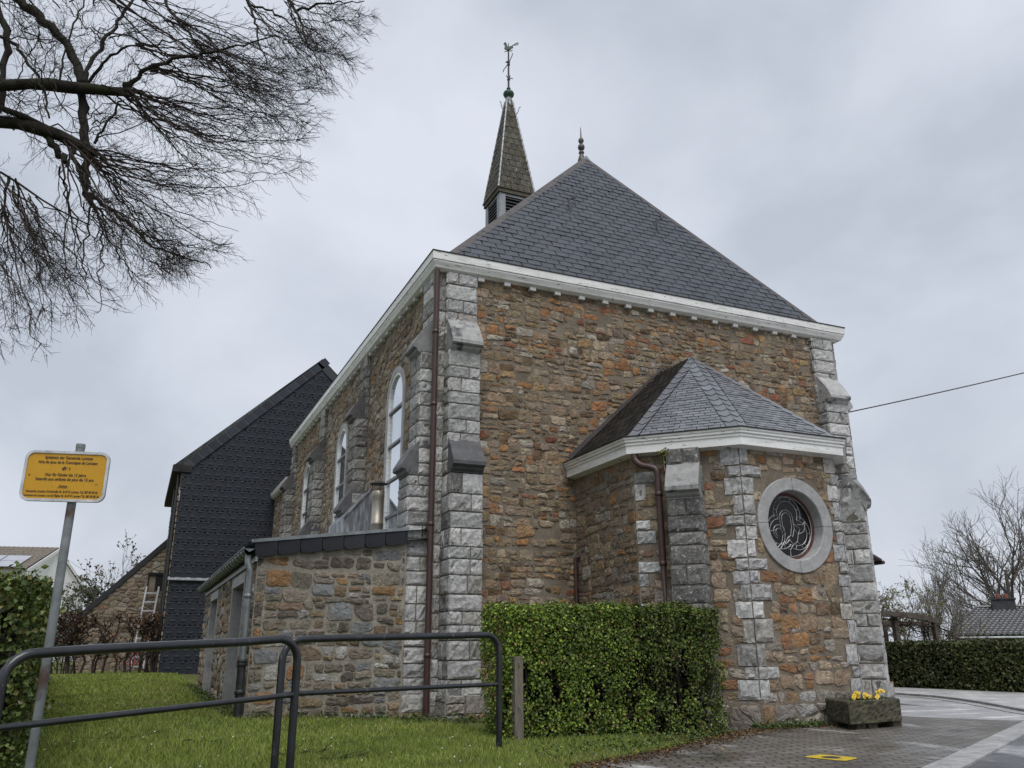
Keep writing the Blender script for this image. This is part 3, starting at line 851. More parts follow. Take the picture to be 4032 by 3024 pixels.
# --- cornice: white box gutter with moulding, around the eaves
prof = [(.0,6.83),(.055,6.83),(.12,6.865),(.135,6.90),(.165,6.955),(.165,6.975),(.155,6.98),(.18,6.985),(.185,7.115),(.0,7.115)]
cm = MB()
path = [(0,13.75),(0,0),(W,0),(W,13.75)]
sweep(cm, path, prof)
co = cm.build('cornice', white, church)
ce = MB(); sweep(ce, path, [(0,7.116),(.195,7.116),(.195,7.135),(-.22,7.16),(-.22,7.13)]); ce.build('eaves_edge', darkline, co)
cl = MB(); sweep(cl, [(0,17.1),(0,13.9)], [(.0,5.78),(.055,5.78),(.13,5.82),(.165,5.87),(.185,5.99),(.0,5.99)])
lo_ = cl.build('low_cornice', white, church)
ce = MB(); sweep(ce, [(0,17.1),(0,13.88)], [(0,5.991),(.2,5.991),(.2,6.01),(-.3,6.10),(-.3,6.02)]); ce.build('eaves_edge', darkline, lo_)
# modillions: white paint greyed, the cornice's shade put into the colour
mo = MB(); mo.box((-.055,-.085,6.765),(.055,.0,6.829)); mod = mo.build('modillion', material('shaded_white_paint',((.40,.40,.39),(.52,.52,.51)),scale=4,rough=.6,mott=.2), church)
def dup_part(o, loc, rz=0):
    c = o.copy(); col.objects.link(c); c.parent = o.parent; c.location = Vector(loc)-WL[o.parent.name]; c.rotation_euler = (0,0,rz); return c
mod.location = Vector((.70,0,0))-WL[church.name]
for k in range(1,16): dup_part(mod, (.70+.475*k,0,0))
for k in range(29): dup_part(mod, (0,.72+.44*k,0), -math.pi/2)

# --- main roof
PK = (W/2, 2.45, 11.53)
SLP = [(60,.055,.061,.076),(25,.061,.067,.082),(15,.049,.055,.069)]
def hip_plane(e0, e1, pk, rise_dir):
    e0, e1, pk = (np.array(a, float) for a in (e0, e1, pk)); U = (e1-e0)/np.linalg.norm(e1-e0)
    f_ = e0+U*np.dot(pk-e0,U); V = pk-f_; L = np.linalg.norm(V); V /= L; N = np.cross(U,V); return U, V, N, L, np.dot(pk-e0,U), np.linalg.norm(e1-e0)
rf = MB()
e0, e1 = (.08,.05,7.13), (W-.08,.05,7.13)
U_, V_, N_, L_, xp, We = hip_plane(e0, e1, PK, 1)
rf.add([e0,e1,PK], [[0,1,2]], (.012,.012,.014))
slates(rf, np.array(e0)+N_*.004, U_, V_, N_, .148, .27, L_, lambda v: xp*v/L_+.0, lambda v: We-(We-xp)*v/L_, SLP)
# long slopes
for sx in (0,1):
    a = np.array((.05 if not sx else W-.05, 0.08, 7.13)); b = np.array((a[0], 13.72, 7.13)); rt = np.array((W/2, 13.72, 11.53))
    rf.add([a,b,rt,PK], [[0,3,2,1] if not sx else [0,1,2,3]], (.06,.062,.07))
U2, V2 = np.array((0,-1.,0)), np.array((4.165,0,4.4))/math.hypot(4.165,4.4)
N2 = np.cross(U2,V2)
slates(rf, np.array((.05,13.72,7.13))+N2*.006, U2, V2, N2, .2, .3, math.hypot(4.165,4.4), lambda v: 0, lambda v: 13.6-2.4*v/6.06, SLP)
rf.add([(W/2,13.72,11.53),(.05,13.72,7.13),(W-.05,13.72,7.13)],[[0,2,1]],(.06,.06,.07))
roof = rf.build('roof', slate, church)
hp = MB()
for c in (e0, e1):
    a, b = np.array(c), np.array(PK); d = b-a; d /= np.linalg.norm(d)
    w1 = np.cross(d, N_); w1 /= np.linalg.norm(w1)
    if np.dot(w1,(U_ if c is e1 else -U_)) < 0: w1 = -w1
    hp.prism([a-w1*.09+N_*.016, a+w1*.03+N_*.016, a+w1*.05-N_*.06, a-w1*.09-N_*.01],[b-w1*.09+N_*.016, b+w1*.03+N_*.016, b+w1*.05-N_*.06, b-w1*.09-N_*.01])
hp.build('hip_flashing', hipmetal, roof)
rg = MB(); rg.prism([(W/2-.12,2.4,11.46),(W/2,2.4,11.58),(W/2+.12,2.4,11.46)],[(W/2-.12,13.75,11.46),(W/2,13.75,11.58),(W/2+.12,13.75,11.46)]); rg.build('ridge_flashing', lead, roof)
for hx, hz in ((3.12,9.54),(5.19,9.50)):
    t = (hz-7.13)/4.4; o3 = np.array((hx, .05+2.4*t, hz)); hk = MB()
    pts = [o3+N_*.01-V_*.30+U_*.0, o3+N_*.06-V_*.12+U_*.01, o3+N_*.10+U_*.0, o3+N_*.12+V_*.04+U_*.06, o3+N_*.13+V_*.10+U_*.17, o3+N_*.13+V_*.22+U_*.22, o3+N_*.13+V_*.36+U_*.19]
    hk.tubes(np.array(pts), np.full(len(pts),.017), 6, cap=True); hk.build('roof_hook', ironmat, roof)
fn = MB()
fn.lathe([(.0,11.46),(.11,11.46),(.085,11.60),(.05,11.72),(.035,11.745),(.062,11.765),(.066,11.785),(.055,11.81),(.03,11.825),(.035,11.845),(.068,11.875),(.082,11.925),(.068,11.975),(.035,12.00),(.026,12.02),(.05,12.05),(.066,12.10),(.05,12.15),(.024,12.175),(.016,12.22),(.009,12.42),(.0,12.50)], (W/2,2.62,0), 18)
fn.build('finial', hipmetal, church, smooth=True)

# --- spire
SX, SY, HW = W/2, 6.78, .54
sp = MB(); zb, zt = 12.80, 16.0; ht = .085
PALS = [(50,.065,.058,.042),(30,.085,.077,.058),(20,.048,.045,.036)]
for k in range(4):
    a = k*math.pi/2; dn = np.array([math.sin(a),-math.cos(a),0]); U_s = np.array([math.cos(a),math.sin(a),0])
    e0s = np.array([SX,SY,zb])+dn*HW-U_s*HW; e1s = np.array([SX,SY,zb])+dn*HW+U_s*HW
    t0 = np.array([SX,SY,zt])+dn*ht-U_s*ht; t1 = np.array([SX,SY,zt])+dn*ht+U_s*ht
    Vs_ = (t0+t1)/2-(e0s+e1s)/2; Ls = np.linalg.norm(Vs_); Vs_ /= Ls; Ns = np.cross(U_s,Vs_)
    sp.add([e0s,e1s,t1,t0],[[0,1,2,3]],(.05,.045,.035))
    if k in (0,3): slates(sp, e0s+Ns*.003, U_s, Vs_, Ns, .20, .19, Ls, lambda v: (HW-ht)*v/Ls, lambda v: 2*HW-(HW-ht)*v/Ls, PALS, thick=.012, scallop=True)
spire = sp.build('spire', oldslate, church)
hl = MB()
for sx, sy in ((-1,-1),(1,-1),(-1,1),(1,1)):
    a = np.array((SX+sx*HW,SY+sy*HW,zb)); b = np.array((SX+sx*ht,SY+sy*ht,zt)); n = 18
    P_ = np.array([a+(b-a)*t for t in np.linspace(0,1,2*n)]); rad = np.where(np.arange(2*n)%2==0,.03,.022)
    hl.tubes(P_, rad, 6)
hl.build('hip_lead', lead, spire)
bb = MB(); bb.box((SX-HW+.0,SY-HW+.0,12.66),(SX+HW,SY+HW,12.80)); bb.box((SX-HW-.03,SY-HW-.03,12.775),(SX+HW+.03,SY+HW+.03,12.799))
bb.build('skirt_board', material('mossy_board',((.055,.05,.035),(.10,.09,.065)),scale=5,rough=.85), spire)
bf = MB(); h2 = .50
bf.box((SX-h2+.08,SY-h2+.08,10.8),(SX+h2-.08,SY+h2-.08,12.655))
belfry = bf.build('belfry', black, church)
cp_ = MB()
for sx, sy in ((-1,-1),(1,-1),(-1,1),(1,1)):
    x0, y0 = SX+sx*(h2-.09), SY+sy*(h2-.09)
    cp_.box((x0-.09,y0-.09,10.8),(x0+.09,y0+.09,12.657))
for k in range(4):
    a = k*math.pi/2; dn = np.array([math.sin(a),-math.cos(a),0]); Us = np.array([math.cos(a),math.sin(a),0])
    cp_.box((-h2+.18,h2-.12,12.58),(h2-.18,h2-.01,12.655),axes=[Us,dn,(0,0,1)],org=(SX,SY,0))
cp_.build('corner_post', zinc, belfry)
lv = MB()
for k in range(4):
    a = k*math.pi/2; dn = np.array([math.sin(a),-math.cos(a),0]); Us = np.array([math.cos(a),math.sin(a),0])
    for q in range(17):
        z = 10.95+q*.098
        A = [(-h2+.181, d, zz) for d, zz in ((h2-.02,z),(h2-.02,z+.018),(h2-.11,z+.085),(h2-.11,z+.067))]
        B = [(h2-.181, d, zz) for _, d, zz in A]
        f_ = lambda L: [np.array((SX,SY,0))+Us*p[0]+dn*p[1]+np.array((0,0,1))*p[2] for p in L]
        lv.prism(f_(A), f_(B))
lv.build('louvres', material('louvre_paint',((.05,.055,.065),(.085,.09,.10)),rough=.45), belfry)
tp = MB()
tp.lathe([(.13,15.80),(.105,15.98),(.085,16.15),(.10,16.19)], (SX,SY,0), 16)
tp.build('lead_cap', lead, spire, smooth=True)
for (ang, dz, mr) in ((200,15.62,1),(-35,15.55,.7)):
    hk = MB(); d = np.array([math.cos(R(ang)),math.sin(R(ang)),0]); o3 = np.array((SX,SY,dz))
    pts = np.array([o3+d*.11, o3+d*.19+np.array((0,0,-.01)), o3+d*.26+np.array((0,0,.03)), o3+d*.29+np.array((0,0,.12)), o3+d*.31+np.array((0,0,.2)), o3+d*.35+np.array((0,0,.22))])
    hk.tubes(pts, np.full(len(pts),.013), 5, cap=True); hk.build('spire_hook', lead, spire)
# weathercock
vane = MB()
vane.lathe([(.085,16.10),(.095,16.14),(.135,16.18),(.158,16.235),(.16,16.265),(.14,16.315),(.09,16.355),(.045,16.375),(.04,16.41),(.058,16.43),(.058,16.46),(.03,16.49)], (SX,SY,0), 22)
vo = vane.build('weathervane', copper, church, smooth=True)
pole = MB()
pole.tubes(np.array([(SX,SY,16.5),(SX,SY,17.1),(SX,SY,17.82)]), np.array([.03,.028,.024]), 8, cap=True)
for z in (16.76,17.28,17.36,17.80): pole.lathe([(.02,z-.03),(.045,z-.015),(.045,z+.015),(.02,z+.03)], (SX,SY,0), 10)
cax = np.array([math.cos(R(-20)),math.sin(R(-20)),0])          # broad side of the bird faces the square
def vp_(a, b): return np.array((SX,SY,0))+cax*a+np.array((0,0,b))
for P_ in ([(-.16,17.02),(-.14,17.10),(-.02,17.30),(.05,17.45),(.11,17.62),(.115,17.70)], [(.0,16.78),(-.05,16.86),(-.055,16.91)], [(.0,16.76),(.08,16.82),(.12,16.80),(.12,16.77)], [(0.02,16.78),(.045,16.9)], [(-.09,17.36),(.0,17.37)], [(-.07,17.40),(.0,17.40)]):
    q = np.array([vp_(a,b) for a,b in P_]); pole.tubes(q, np.full(len(q),.013), 5, cap=True)
pole.build('vane_pole', ironmat, vo)
ck = MB()
def flat(outline, t=.012, mb=ck):
    nrm = np.array([-cax[1],cax[0],0])
    A = [vp_(a,b)-nrm*t for a,b in outline]; B = [vp_(a,b)+nrm*t for a,b in outline]
    mb.prism(A, B)
Zc = 17.80
s_ = .00148
def ckp(L): return [((x-452)*s_, Zc+(330-y)*s_*1.03) for x,y in L]
flat(ckp([(372,280),(366,300),(380,315),(410,326),(440,330),(452,325),(475,318),(500,305),(520,285),(548,270),(545,250),(530,232),(505,236),(480,246),(455,250),(430,245),(420,222),(412,195),(408,175),(395,168),(380,172),(376,190),(382,215),(376,245)]))
flat(ckp([(348,188),(362,184),(366,178),(378,170),(392,166),(404,170),(410,182),(402,196),(384,200),(378,222),(370,218),(372,200),(362,192)]))
flat(ckp([(362,168),(372,160),(376,168)])); flat(ckp([(376,160),(386,148),(390,160)])); flat(ckp([(388,158),(402,147),(404,160)])); flat(ckp([(398,164),(410,158),(408,170)]))
flat(ckp([(446,250),(446,172),(462,172),(462,250)]), .014)
for k, (r_, end) in enumerate([(1.0,0),(0.84,0),(.68,0),(.52,0)]):
    base = np.array((505,240)); pts = []
    for t in np.linspace(0,1,9):
        x = 505+ (145*r_)*math.sin(t*2.0)/math.sin(1.5)*1.0; y = 245-(85*r_)*math.sin(t*math.pi*.62)*1.35+(105*(1-.35*k*.6))*max(0,t-.55)**1.1*1.55
        pts.append((x,y))
    q = np.array([vp_(a,b) for a,b in ckp(pts)]); ck.tubes(q, np.linspace(.016,.010,len(q)), 5, cap=True)
for L in ([(420,320),(410,355),(372,380)],[(410,355),(428,370)],[(410,355),(378,362)],[(488,310),(508,340),(538,325)],[(508,340),(490,358)],[(508,340),(506,362)]):
    q = np.array([vp_(a,b) for a,b in ckp(L)]); ck.tubes(q, np.full(len(q),.009), 5, cap=True)
ck.build('cockerel', copper, vo)

# --- apse
A1, A2, A3, A4 = (2.40,-1.80), (3.44,-2.85), (5.15,-2.85), (6.20,-1.80)
CXW, CZW, RW_ = 4.30, 2.555, .65
ap = MB()
cs_ap = courses(.30, 3.58, .14, .31)
qt = [pick(PAL_Q, len(cs_ap)) for _ in range(6)]
pl = [(2.40,0),A1,A2,A3,A4,(6.20,0)]
for k in range(5):
    a, b = np.array(pl[k]), np.array(pl[k+1]); Lw = np.hypot(*(b-a)); U3 = np.array([*(b-a)/Lw,0]); N3 = np.array([U3[1],-U3[0],0]); O3 = np.array([*a,0])
    if k == 2:
        plate_hole(ap, O3, U3, 0, Lw, -.4, 3.7, [(CXW-a[0]+.60*math.cos(t), CZW+.60*math.sin(t)) for t in np.arange(28)*2*math.pi/28], mi=1)
    else: ap.add([O3+[0,0,-.4],O3+U3*Lw+[0,0,-.4],O3+U3*Lw+[0,0,3.7],O3+[0,0,3.7]], [[0,1,2,3]], mi=1)
    if k == 4: continue
    # quoins at the convex corners
    ql, qr, rc = {}, {}, []
    cs = cs_ap; tl_ = []
    for i, (z0, z1) in enumerate(cs):
        big = random.uniform(.25,.36); small = random.uniform(.12,.20)
        wl1 = big if i % 2 else small; wr1 = random.uniform(.20,.27) if i % 2 == 0 else random.uniform(.12,.17)
        if k == 2:                                   # stones beside the round window are cut to its ring
            wr1 *= .85; zc = min(max(CZW,z0),z1); hw_ = math.sqrt(max(0,.668**2-(zc-CZW)**2)); cx0 = CXW-a[0]
            if hw_ > 0: wl1 = min(wl1, cx0-hw_-.012); wr1 = min(wr1, Lw-(cx0+hw_)-.012)
        if k > 0 and wl1 > .05 and not (k == 1 and i % 3 == 2): rc.append((.002,z0+.007+random.uniform(0,.012),wl1,z1-.007)); ql[i] = wl1; tl_.append(qt[k][i])
        if k > 0 and wr1 > .05: rc.append((Lw-wr1,z0+.007,Lw-.002,z1-.007-random.uniform(0,.012))); qr[i] = wr1; tl_.append(qt[k+1][i])
    blocks(ap, O3, U3, N3, rc, PAL_Q, h=.022, mi=2, e0=.012, tints=tl_)
    def keep_ap(x, y, k=k, Lw=Lw, cs=cs, ql=ql, qr=qr, a=a):
        d = min(x-.01, Lw-.01-x, 3.58-y, y+.12)
        for i, (z0,z1) in enumerate(cs):
            if z0-.004 <= y <= z1+.004:
                if i in ql: d = min(d, x-ql[i]+.03)
                if i in qr: d = min(d, Lw-qr[i]+.03-x)
        if k == 2: d = min(d, math.hypot(x-(CXW-a[0]), y-CZW)-.61)
        if k == 1: d = min(d, abs(x-Lw/2)-.20)
        return d
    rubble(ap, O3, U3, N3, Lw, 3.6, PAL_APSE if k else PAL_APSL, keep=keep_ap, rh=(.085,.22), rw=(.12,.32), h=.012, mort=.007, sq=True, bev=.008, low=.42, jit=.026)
apse = ap.build('apse_wall', [stone, mortar, block], church)
# plinth stones
pb = MB()
for k in (1,2):
    a, b = np.array(pl[k]), np.array(pl[k+1]); Lw = np.hypot(*(b-a)); U3 = np.array([*(b-a)/Lw,0]); N3 = np.array([U3[1],-U3[0],0])
    pb.box((-.02,-.05,-.3),(Lw+.02,.03,.27),mi=1,axes=[U3,N3,(0,0,1)],org=(*a,0))
    rubble(pb, np.array([*a,-.08])+N3*.032-U3*.02, U3, N3, Lw+.04, .34, PAL_LOW, keep=lambda x,y,L=Lw: min(x-.004,L+.036-x,y-.003,.336-y), rh=(.14,.2), rw=(.22,.45), h=.02)
pb.build('apse_plinth', [stone, mortar], church)
# buttresses of the apse on the two slanting faces
s2 = math.sqrt(.5)
for (mx, my, D3, S3) in ((2.92,-2.325,(-s2,-s2,0),(s2,-s2,0)), (5.675,-2.325,(s2,-s2,0),(s2,s2,0))):
    buttress((mx,my,0),D3,S3,[(.25,2.93,.35),(2.95,3.59,.20)],[(3.38,3.02,.20,.46,.35,2.87)],.44,plinth=(.40,.25),pal=(PAL_WET if mx < 4 else PAL_Q),captints=((.24,.24,.235),))
# fascia and gutter
prof2 = [(.0,3.56),(.15,3.585),(.15,3.70),(.165,3.705),(.165,3.735),(.185,3.75),(.185,3.775),(.20,3.79),(.205,3.815),(.0,3.815)]
af = MB(); sweep(af, pl, prof2); af_o = af.build('apse_fascia', white, church)
ae = MB(); sweep(ae, pl, [(0,3.816),(.215,3.816),(.215,3.835),(-.1,3.845),(-.1,3.83)]); ae.build('eaves_edge', darkline, af_o)
# roof
APX = np.array((4.25,-.86,5.665)); RDG = np.array((4.25,.03,5.68))
def offp(pts, o):
    r_ = []
    for i in range(len(pts)):
        p = np.array(pts[i],float)
        def nrm(a,b): d = np.array(b,float)-np.array(a,float); d /= np.hypot(*d); return np.array([d[1],-d[0]])
        ns = []
        if i > 0: ns.append(nrm(pts[i-1],pts[i]))
        if i < len(pts)-1: ns.append(nrm(pts[i],pts[i+1]))
        m_ = ns[0]+ns[-1]; m_ /= np.dot(m_,ns[0]); r_.append(p+o*m_)
    return r_
ev = [np.array([*p,3.85]) for p in offp(pl,.10)]
ar = MB()
SL2 = [(60,.12,.125,.14),(25,.145,.15,.165),(15,.10,.105,.12)]
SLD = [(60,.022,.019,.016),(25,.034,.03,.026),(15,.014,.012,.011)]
planes = []
for k in range(5):
    a, b = ev[k], ev[k+1]
    if k in (1,2,3):
        U4,V4,N4,L4,x4,W4 = hip_plane(a,b,APX,1); ar.add([a,b,APX],[[0,1,2]],(.012,.012,.014)); planes.append((N4,))
        hipw = .15
        if k < 3:
            slates(ar, a+N4*.004, U4, V4, N4, .085, .165, L4*.93, lambda v: x4*v/L4+hipw*1.15, lambda v: W4-(W4-x4)*v/L4-hipw*1.15, SL2, thick=.009, gap=.009)
            # large hip slates in pairs along both hips
            for side in (0,1):
                c0_ = a if side == 0 else b; dv = APX-c0_; Lh = np.linalg.norm(dv); dv /= Lh
                inw = U4 if side == 0 else -U4; inw = inw-dv*np.dot(inw,dv); inw /= np.linalg.norm(inw)
                t = 0.0
                while t < Lh-.05:
                    t1 = min(t+.26, Lh); tk = .016
                    q = [c0_+dv*t+N4*tk, c0_+dv*(t-.04)+inw*hipw*.55+N4*tk, c0_+dv*(t+.05)+inw*min(hipw,(Lh-t)*.35+.02)+N4*tk, c0_+dv*t1+inw*min(hipw,(Lh-t1)*.35+.01)+N4*.004, c0_+dv*t1+N4*.004]
                    if side == 1: q = q[::-1]
                    tt = pick([(1,.105,.11,.125),(1,.085,.09,.10)],1)[0]
                    ar.poly(q, tt)
                    t += .20
    else:
        left = (k == 0)
        ra = RDG if left else APX; rb_ = APX if left else RDG
        e_a, e_b = a.copy(), b.copy()
        ar.add([e_a,e_b,rb_,ra],[[0,1,2,3]],(.03,.03,.03),mi=1)
        U4 = (e_b-e_a)/np.linalg.norm(e_b-e_a); hh = APX-e_b if left else APX-e_a
        V4 = hh-U4*np.dot(hh,U4); L4 = np.linalg.norm(V4); V4 /= L4; N4 = np.cross(U4,V4); W4 = np.linalg.norm(e_b-e_a)
        if left:
            xe = np.dot(APX-e_a,U4)
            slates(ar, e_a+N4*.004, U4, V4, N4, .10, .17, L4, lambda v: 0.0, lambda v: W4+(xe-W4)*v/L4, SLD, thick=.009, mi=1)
aroof = ar.build('apse_roof', [wetslate, material('dark_slate',attr=True,mott=.3,rough=.8,spec=.25,bump=.5,bscale=50)], church)
vf = MB()
for a_, b_ in ((np.array((2.30,-.012,3.87)),np.array((4.25,-.012,5.72))),(np.array((6.30,-.012,3.87)),np.array((4.25,-.012,5.72)))):
    vf.prism([a_+(0,-.02,0),a_+(0,-.02,.10),a_+(0,.02,.10),a_+(0,.02,0)],[b_+(0,-.02,0),b_+(0,-.02,.05),b_+(0,.02,.05),b_+(0,.02,0)])
vf.build('wall_flashing', hipmetal, aroof)
# round window
rw = MB()
NQ = 4
for q in range(NQ):
    t0 = q*math.pi/2+.006; t1 = (q+1)*math.pi/2-.006; K_ = 14
    prof3 = [(.655,-.03),(.655,.026),(.648,.033),(.49,.033),(.478,.022),(.468,-.08),(.462,-.17)]
    V = []
    for t in np.linspace(t0,t1,K_):
        for r_, d in prof3: V.append((CXW+r_*math.cos(t), -2.85-d, CZW+r_*math.sin(t)))
    k = len(prof3)
    rw.add(V, [[i*k+j,(i+1)*k+j,(i+1)*k+j+1,i*k+j+1] for i in range(K_-1) for j in range(k-1)])
ro = rw.build('round_window', ringmat, church, smooth=False)
rj = MB(); rj.lathe([(.65,.0),(.65,.026),(.49,.026),(.47,-.07)], (CXW,-2.85,CZW), 48, axis=(0,-1,0)); rj.build('joint_mortar', mortar_dark, ro)
rr_ = MB(); rr_.lathe([(.475,-.125),(.43,-.125),(.42,-.15)], (CXW,-2.85,CZW), 40, axis=(0,-1,0)); rr_.build('window_frame', rust, ro)
gl = MB(); gl.lathe([(.0,-.140),(.44,-.141)], (CXW,-2.85,CZW), 40, axis=(0,-1,0)); gl.build('glass', stained, ro)
lc = MB()
def came(P_, w=.0055):
    q = np.array([(CXW+x*1.06, -2.85+.136, CZW+y*1.06) for x,y in P_]); lc.tubes(q, np.full(len(q),w), 4)
def arc_(cx, cy, r_, a0, a1, n=12): return [(cx+r_*math.cos(R(t)), cy+r_*math.sin(R(t))) for t in np.linspace(a0,a1,n)]
came(arc_(0,0,.395,0,360,40))
for k in range(3):
    a = 90+120*k; cx, cy = .16*math.cos(R(a)), .16*math.sin(R(a))
    came(arc_(cx,cy,.225,a-105,a+105,18)); came(arc_(cx,cy,.17,a-115,a+115,18))
    for t in (-70,-20,30,75): came([(cx+.17*math.cos(R(a+t)),cy+.17*math.sin(R(a+t))),(cx+.225*math.cos(R(a+t)),cy+.225*math.sin(R(a+t)))])
came(arc_(-.02,.10,.11,-10,190,14)+[(-.13,-.02),(-.10,-.10)]); came(arc_(-.02,.10,.075,0,180,10)+[(-.09,0),(-.06,-.05)]); came([(.055,.10),(.06,0),(.03,-.12),(-.03,-.16)]); came([(.09,.09),(.10,-.03),(.06,-.14)])
came(arc_(-.16,-.08,.09,0,250,14)); came(arc_(-.16,-.09,.055,20,240,10)); came([(-.10,-.12),(-.13,-.22),(-.20,-.28)]); came([(-.06,-.09),(-.08,-.2),(-.16,-.30)])
came([(.0,-.16),(.06,-.24),(.13,-.20),(.16,-.1),(.10,-.04)]); came([(.06,-.24),(.0,-.31),(-.10,-.26),(-.03,-.16)]); came([(.16,-.10),(.26,-.06),(.30,.06)]); came([(.16,0.03),(.27,.03)]); came([(.13,-.2),(.22,-.27)]); came([(-.3,-.08),(-.23,-.06)]); came([(.0,-.31),(.0,-.39)]); came([(.10,.03),(.2,-.02),(.16,-.1)])
lc.build('leading', leadcame, ro)

# --- drainpipes
def pipe(pts, r_, mt, parent, name='drainpipe', bands=(), k=10):
    mb = MB(); P_ = np.array(pts, float); n = len(P_)
    for _ in range(2):
        if n > 2:
            Q = np.stack([P_[:-1]*.8+P_[1:]*.2, P_[:-1]*.2+P_[1:]*.8],1).reshape(-1,3); P_ = np.vstack([P_[:1],Q,P_[-1:]])
            n = len(P_)
    # drop duplicates
    P_ = P_[np.concatenate([[True], np.linalg.norm(np.diff(P_,axis=0),axis=1) > 1e-4])]
    mb.tubes(P_, np.full(len(P_), r_), k, cap=True)
    for (x,y,z) in bands: mb.lathe([(r_,-.03),(r_+.009,-.025),(r_+.009,.025),(r_,.03)], (x,y,z), 12)
    return mb.build(name, mt, parent, smooth=True)
px_ = -.075
pipe([(px_,px_,6.83),(px_,px_,0.02)], .045, brownpipe, church, bands=[(px_,px_,z) for z in (5.75,4.55,2.7,.85)])
pd = np.array((2.44,-1.96,0)); pe = np.array((2.585,-2.16,0))
pipe([(2.36,-1.90,3.60),(2.355,-1.905,3.50),(2.40,-1.98,3.41),(2.50,-2.10,3.37),(2.55,-2.16,3.33),(2.56,-2.165,3.15),(2.56,-2.165,0.0)], .046, brownpipe, church, bands=[(2.56,-2.165,z) for z in (2.98,2.03)])
pipe([(2.40,-.10,2.30),(2.37,-.10,2.31),(2.34,-.075,2.29),(2.335,-.07,2.2),(2.335,-.07,0)], .028, brownpipe, church)

# --- side porch seen past the right corner
sp_ = MB()
sp_.box((W+.1,2.3,-.4),(10.1,5.5,2.6), mi=1)
porch_w = sp_.build('porch_wall', [stone, mortar], church)
pr_ = MB()
pr_.add([(10.70,1.58,2.69),(10.70,6.0,2.69),(W,6.0,3.66),(W,1.58,3.66),(10.70,1.58,2.735),(10.70,6.0,2.735),(W,6.0,3.71),(W,1.58,3.71)], [[0,1,2,3],[4,7,6,5],[0,4,5,1],[0,3,7,4]], (.05,.04,.05))
po_ = pr_.build('porch_roof', slate, church)
pg = MB(); pg.tubes(np.array([(10.73,1.57,2.665),(10.73,6.0,2.665)]), np.array([.04,.04]), 8, cap=True); pg.build('gutter', brownpipe, po_)

# ------------------------------------------------------------------ the lean-to annex on the left wall
annex = thing('stone_annex', (-1.3,4.2,.1), 'low lean-to stone annex with slate edged flat roof beside the church corner', 'outbuilding')
XA, YA, YB = -2.49, .02, 8.5
def rooft(x): return 2.14+(x-XA)*(2.40-2.14)/2.08           # underside of the slate edge
am = MB()
am.add([(XA,YA,-.3),(-.40,YA,-.3),(-.40,YA,rooft(-.40)+.1),(XA,YA,rooft(XA)+.1)], [[0,1,2,3]], mi=1)
rubble(am, (XA,YA,-.05), (1,0,0), (0,-1,0), 2.09, 2.6, PAL_ANX, keep=lambda x,y: min(x-.006, 2.075-x, rooft(XA+x)+.03-y), rh=(.085,.20), rw=(.13,.36), h=.016, mort=.0095, jit=.016, sq=True, bev=.009)
OPN = [(1.18,2.72),(5.40,6.92)]
yb = [YA, 4.2, YB]
for k,(y0,y1) in enumerate(OPN):
    plate_hole(am, (XA,0,0), (0,1,0), yb[k], yb[k+1], -.3, 2.12, [(y0,.0),(y1,.0),(y1,1.88),(y0,1.88)], mi=1)
def keep_ax(y, z):
    d = min(y-YA-.01, YB-.01-y, 2.08-z)
    for y0, y1 in OPN: d = min(d, max(y0-.10-y, y-y1-.10, z-2.03))
    return d
rubble(am, (XA,0,0), (0,1,0), (-1,0,0), YB, 2.1, PAL_ANX+[(40,.30,.25,.19)], keep=keep_ax, rh=(.10,.21), rw=(.13,.34), h=.024, mort=.010, jit=.25, aniso=.6)
am.add([(XA,YB,-.3),(0,YB,-.3),(0,YB,2.5),(XA,YB,2.2)],[[0,3,2,1]],mi=1)
am.build('wall', [stone, material('annex_mortar',((.22,.20,.165),(.33,.30,.25)),scale=4,bump=.7,bscale=60,mott=.3,mscale=30,spec=.2)], annex)
for y0,y1 in OPN:
    om = MB()
    om.box((XA-.025,y0-.10,1.88),(XA+.3,y1+.10,2.03))            # lintel
    om.box((XA-.02,y0-.09,-.2),(XA+.34,y0,1.878)); om.box((XA-.02,y1,-.2),(XA+.34,y1+.09,1.878))
    oo = om.build('door_surround', ringmat, annex)
    dm = MB(); dm.box((XA+.28,y0,-.2),(XA+.33,y1,1.879)); dm.build('door', material('grey_door',((.10,.10,.10),(.14,.14,.14)),rough=.6), oo)
rm = MB()
rm.add([(XA-.12,YA-.05,2.335),(-.02,YA-.05,2.64),(-.02,YB+.1,2.64),(XA-.12,YB+.1,2.335)],[[0,1,2,3]])
rm.add([(XA-.12,YA-.05,2.20),(-.02,YA-.05,2.5),(-.02,YB+.1,2.5),(XA-.12,YB+.1,2.20)],[[0,3,2,1]])
am_roof = rm.build('roof', zinc, annex)
vs = MB()
x = XA-.06; k = 0
while x < -.42:                                                   # row of large edge slates, each lapping the next
    x1 = min(x+.30, -.415); z0, z1 = rooft(x), rooft(x1); h_ = .185; y_ = YA-.058-.004*(k%2)
    yo = YA-.075
    xs_ = x+.010; pts = [(xs_,yo,z0+h_),(xs_,yo,z0+.06),(xs_+.02,yo,z0+.018),(xs_+.06,yo,z0+.0),(x1,yo-.012,z1+.0),(x1,yo-.012,z1+h_)]
    tt = pick([(1,.024,.026,.033),(1,.030,.032,.039),(1,.019,.021,.027)],1,.1)[0]
    vs.prism(np.array(pts), np.array(pts)+np.array((0,.02,0)), tt); x = x1; k += 1
vs.build('edge_slates', slateclad, am_roof)
zs = MB()
A_ = [(XA-.09,YA-.095,rooft(XA-.09)+.19),(XA-.09,YA-.095,rooft(XA-.09)+.235),(XA-.09,YA+.06,rooft(XA-.09)+.245),(XA-.09,YA+.06,rooft(XA-.09)+.19)]
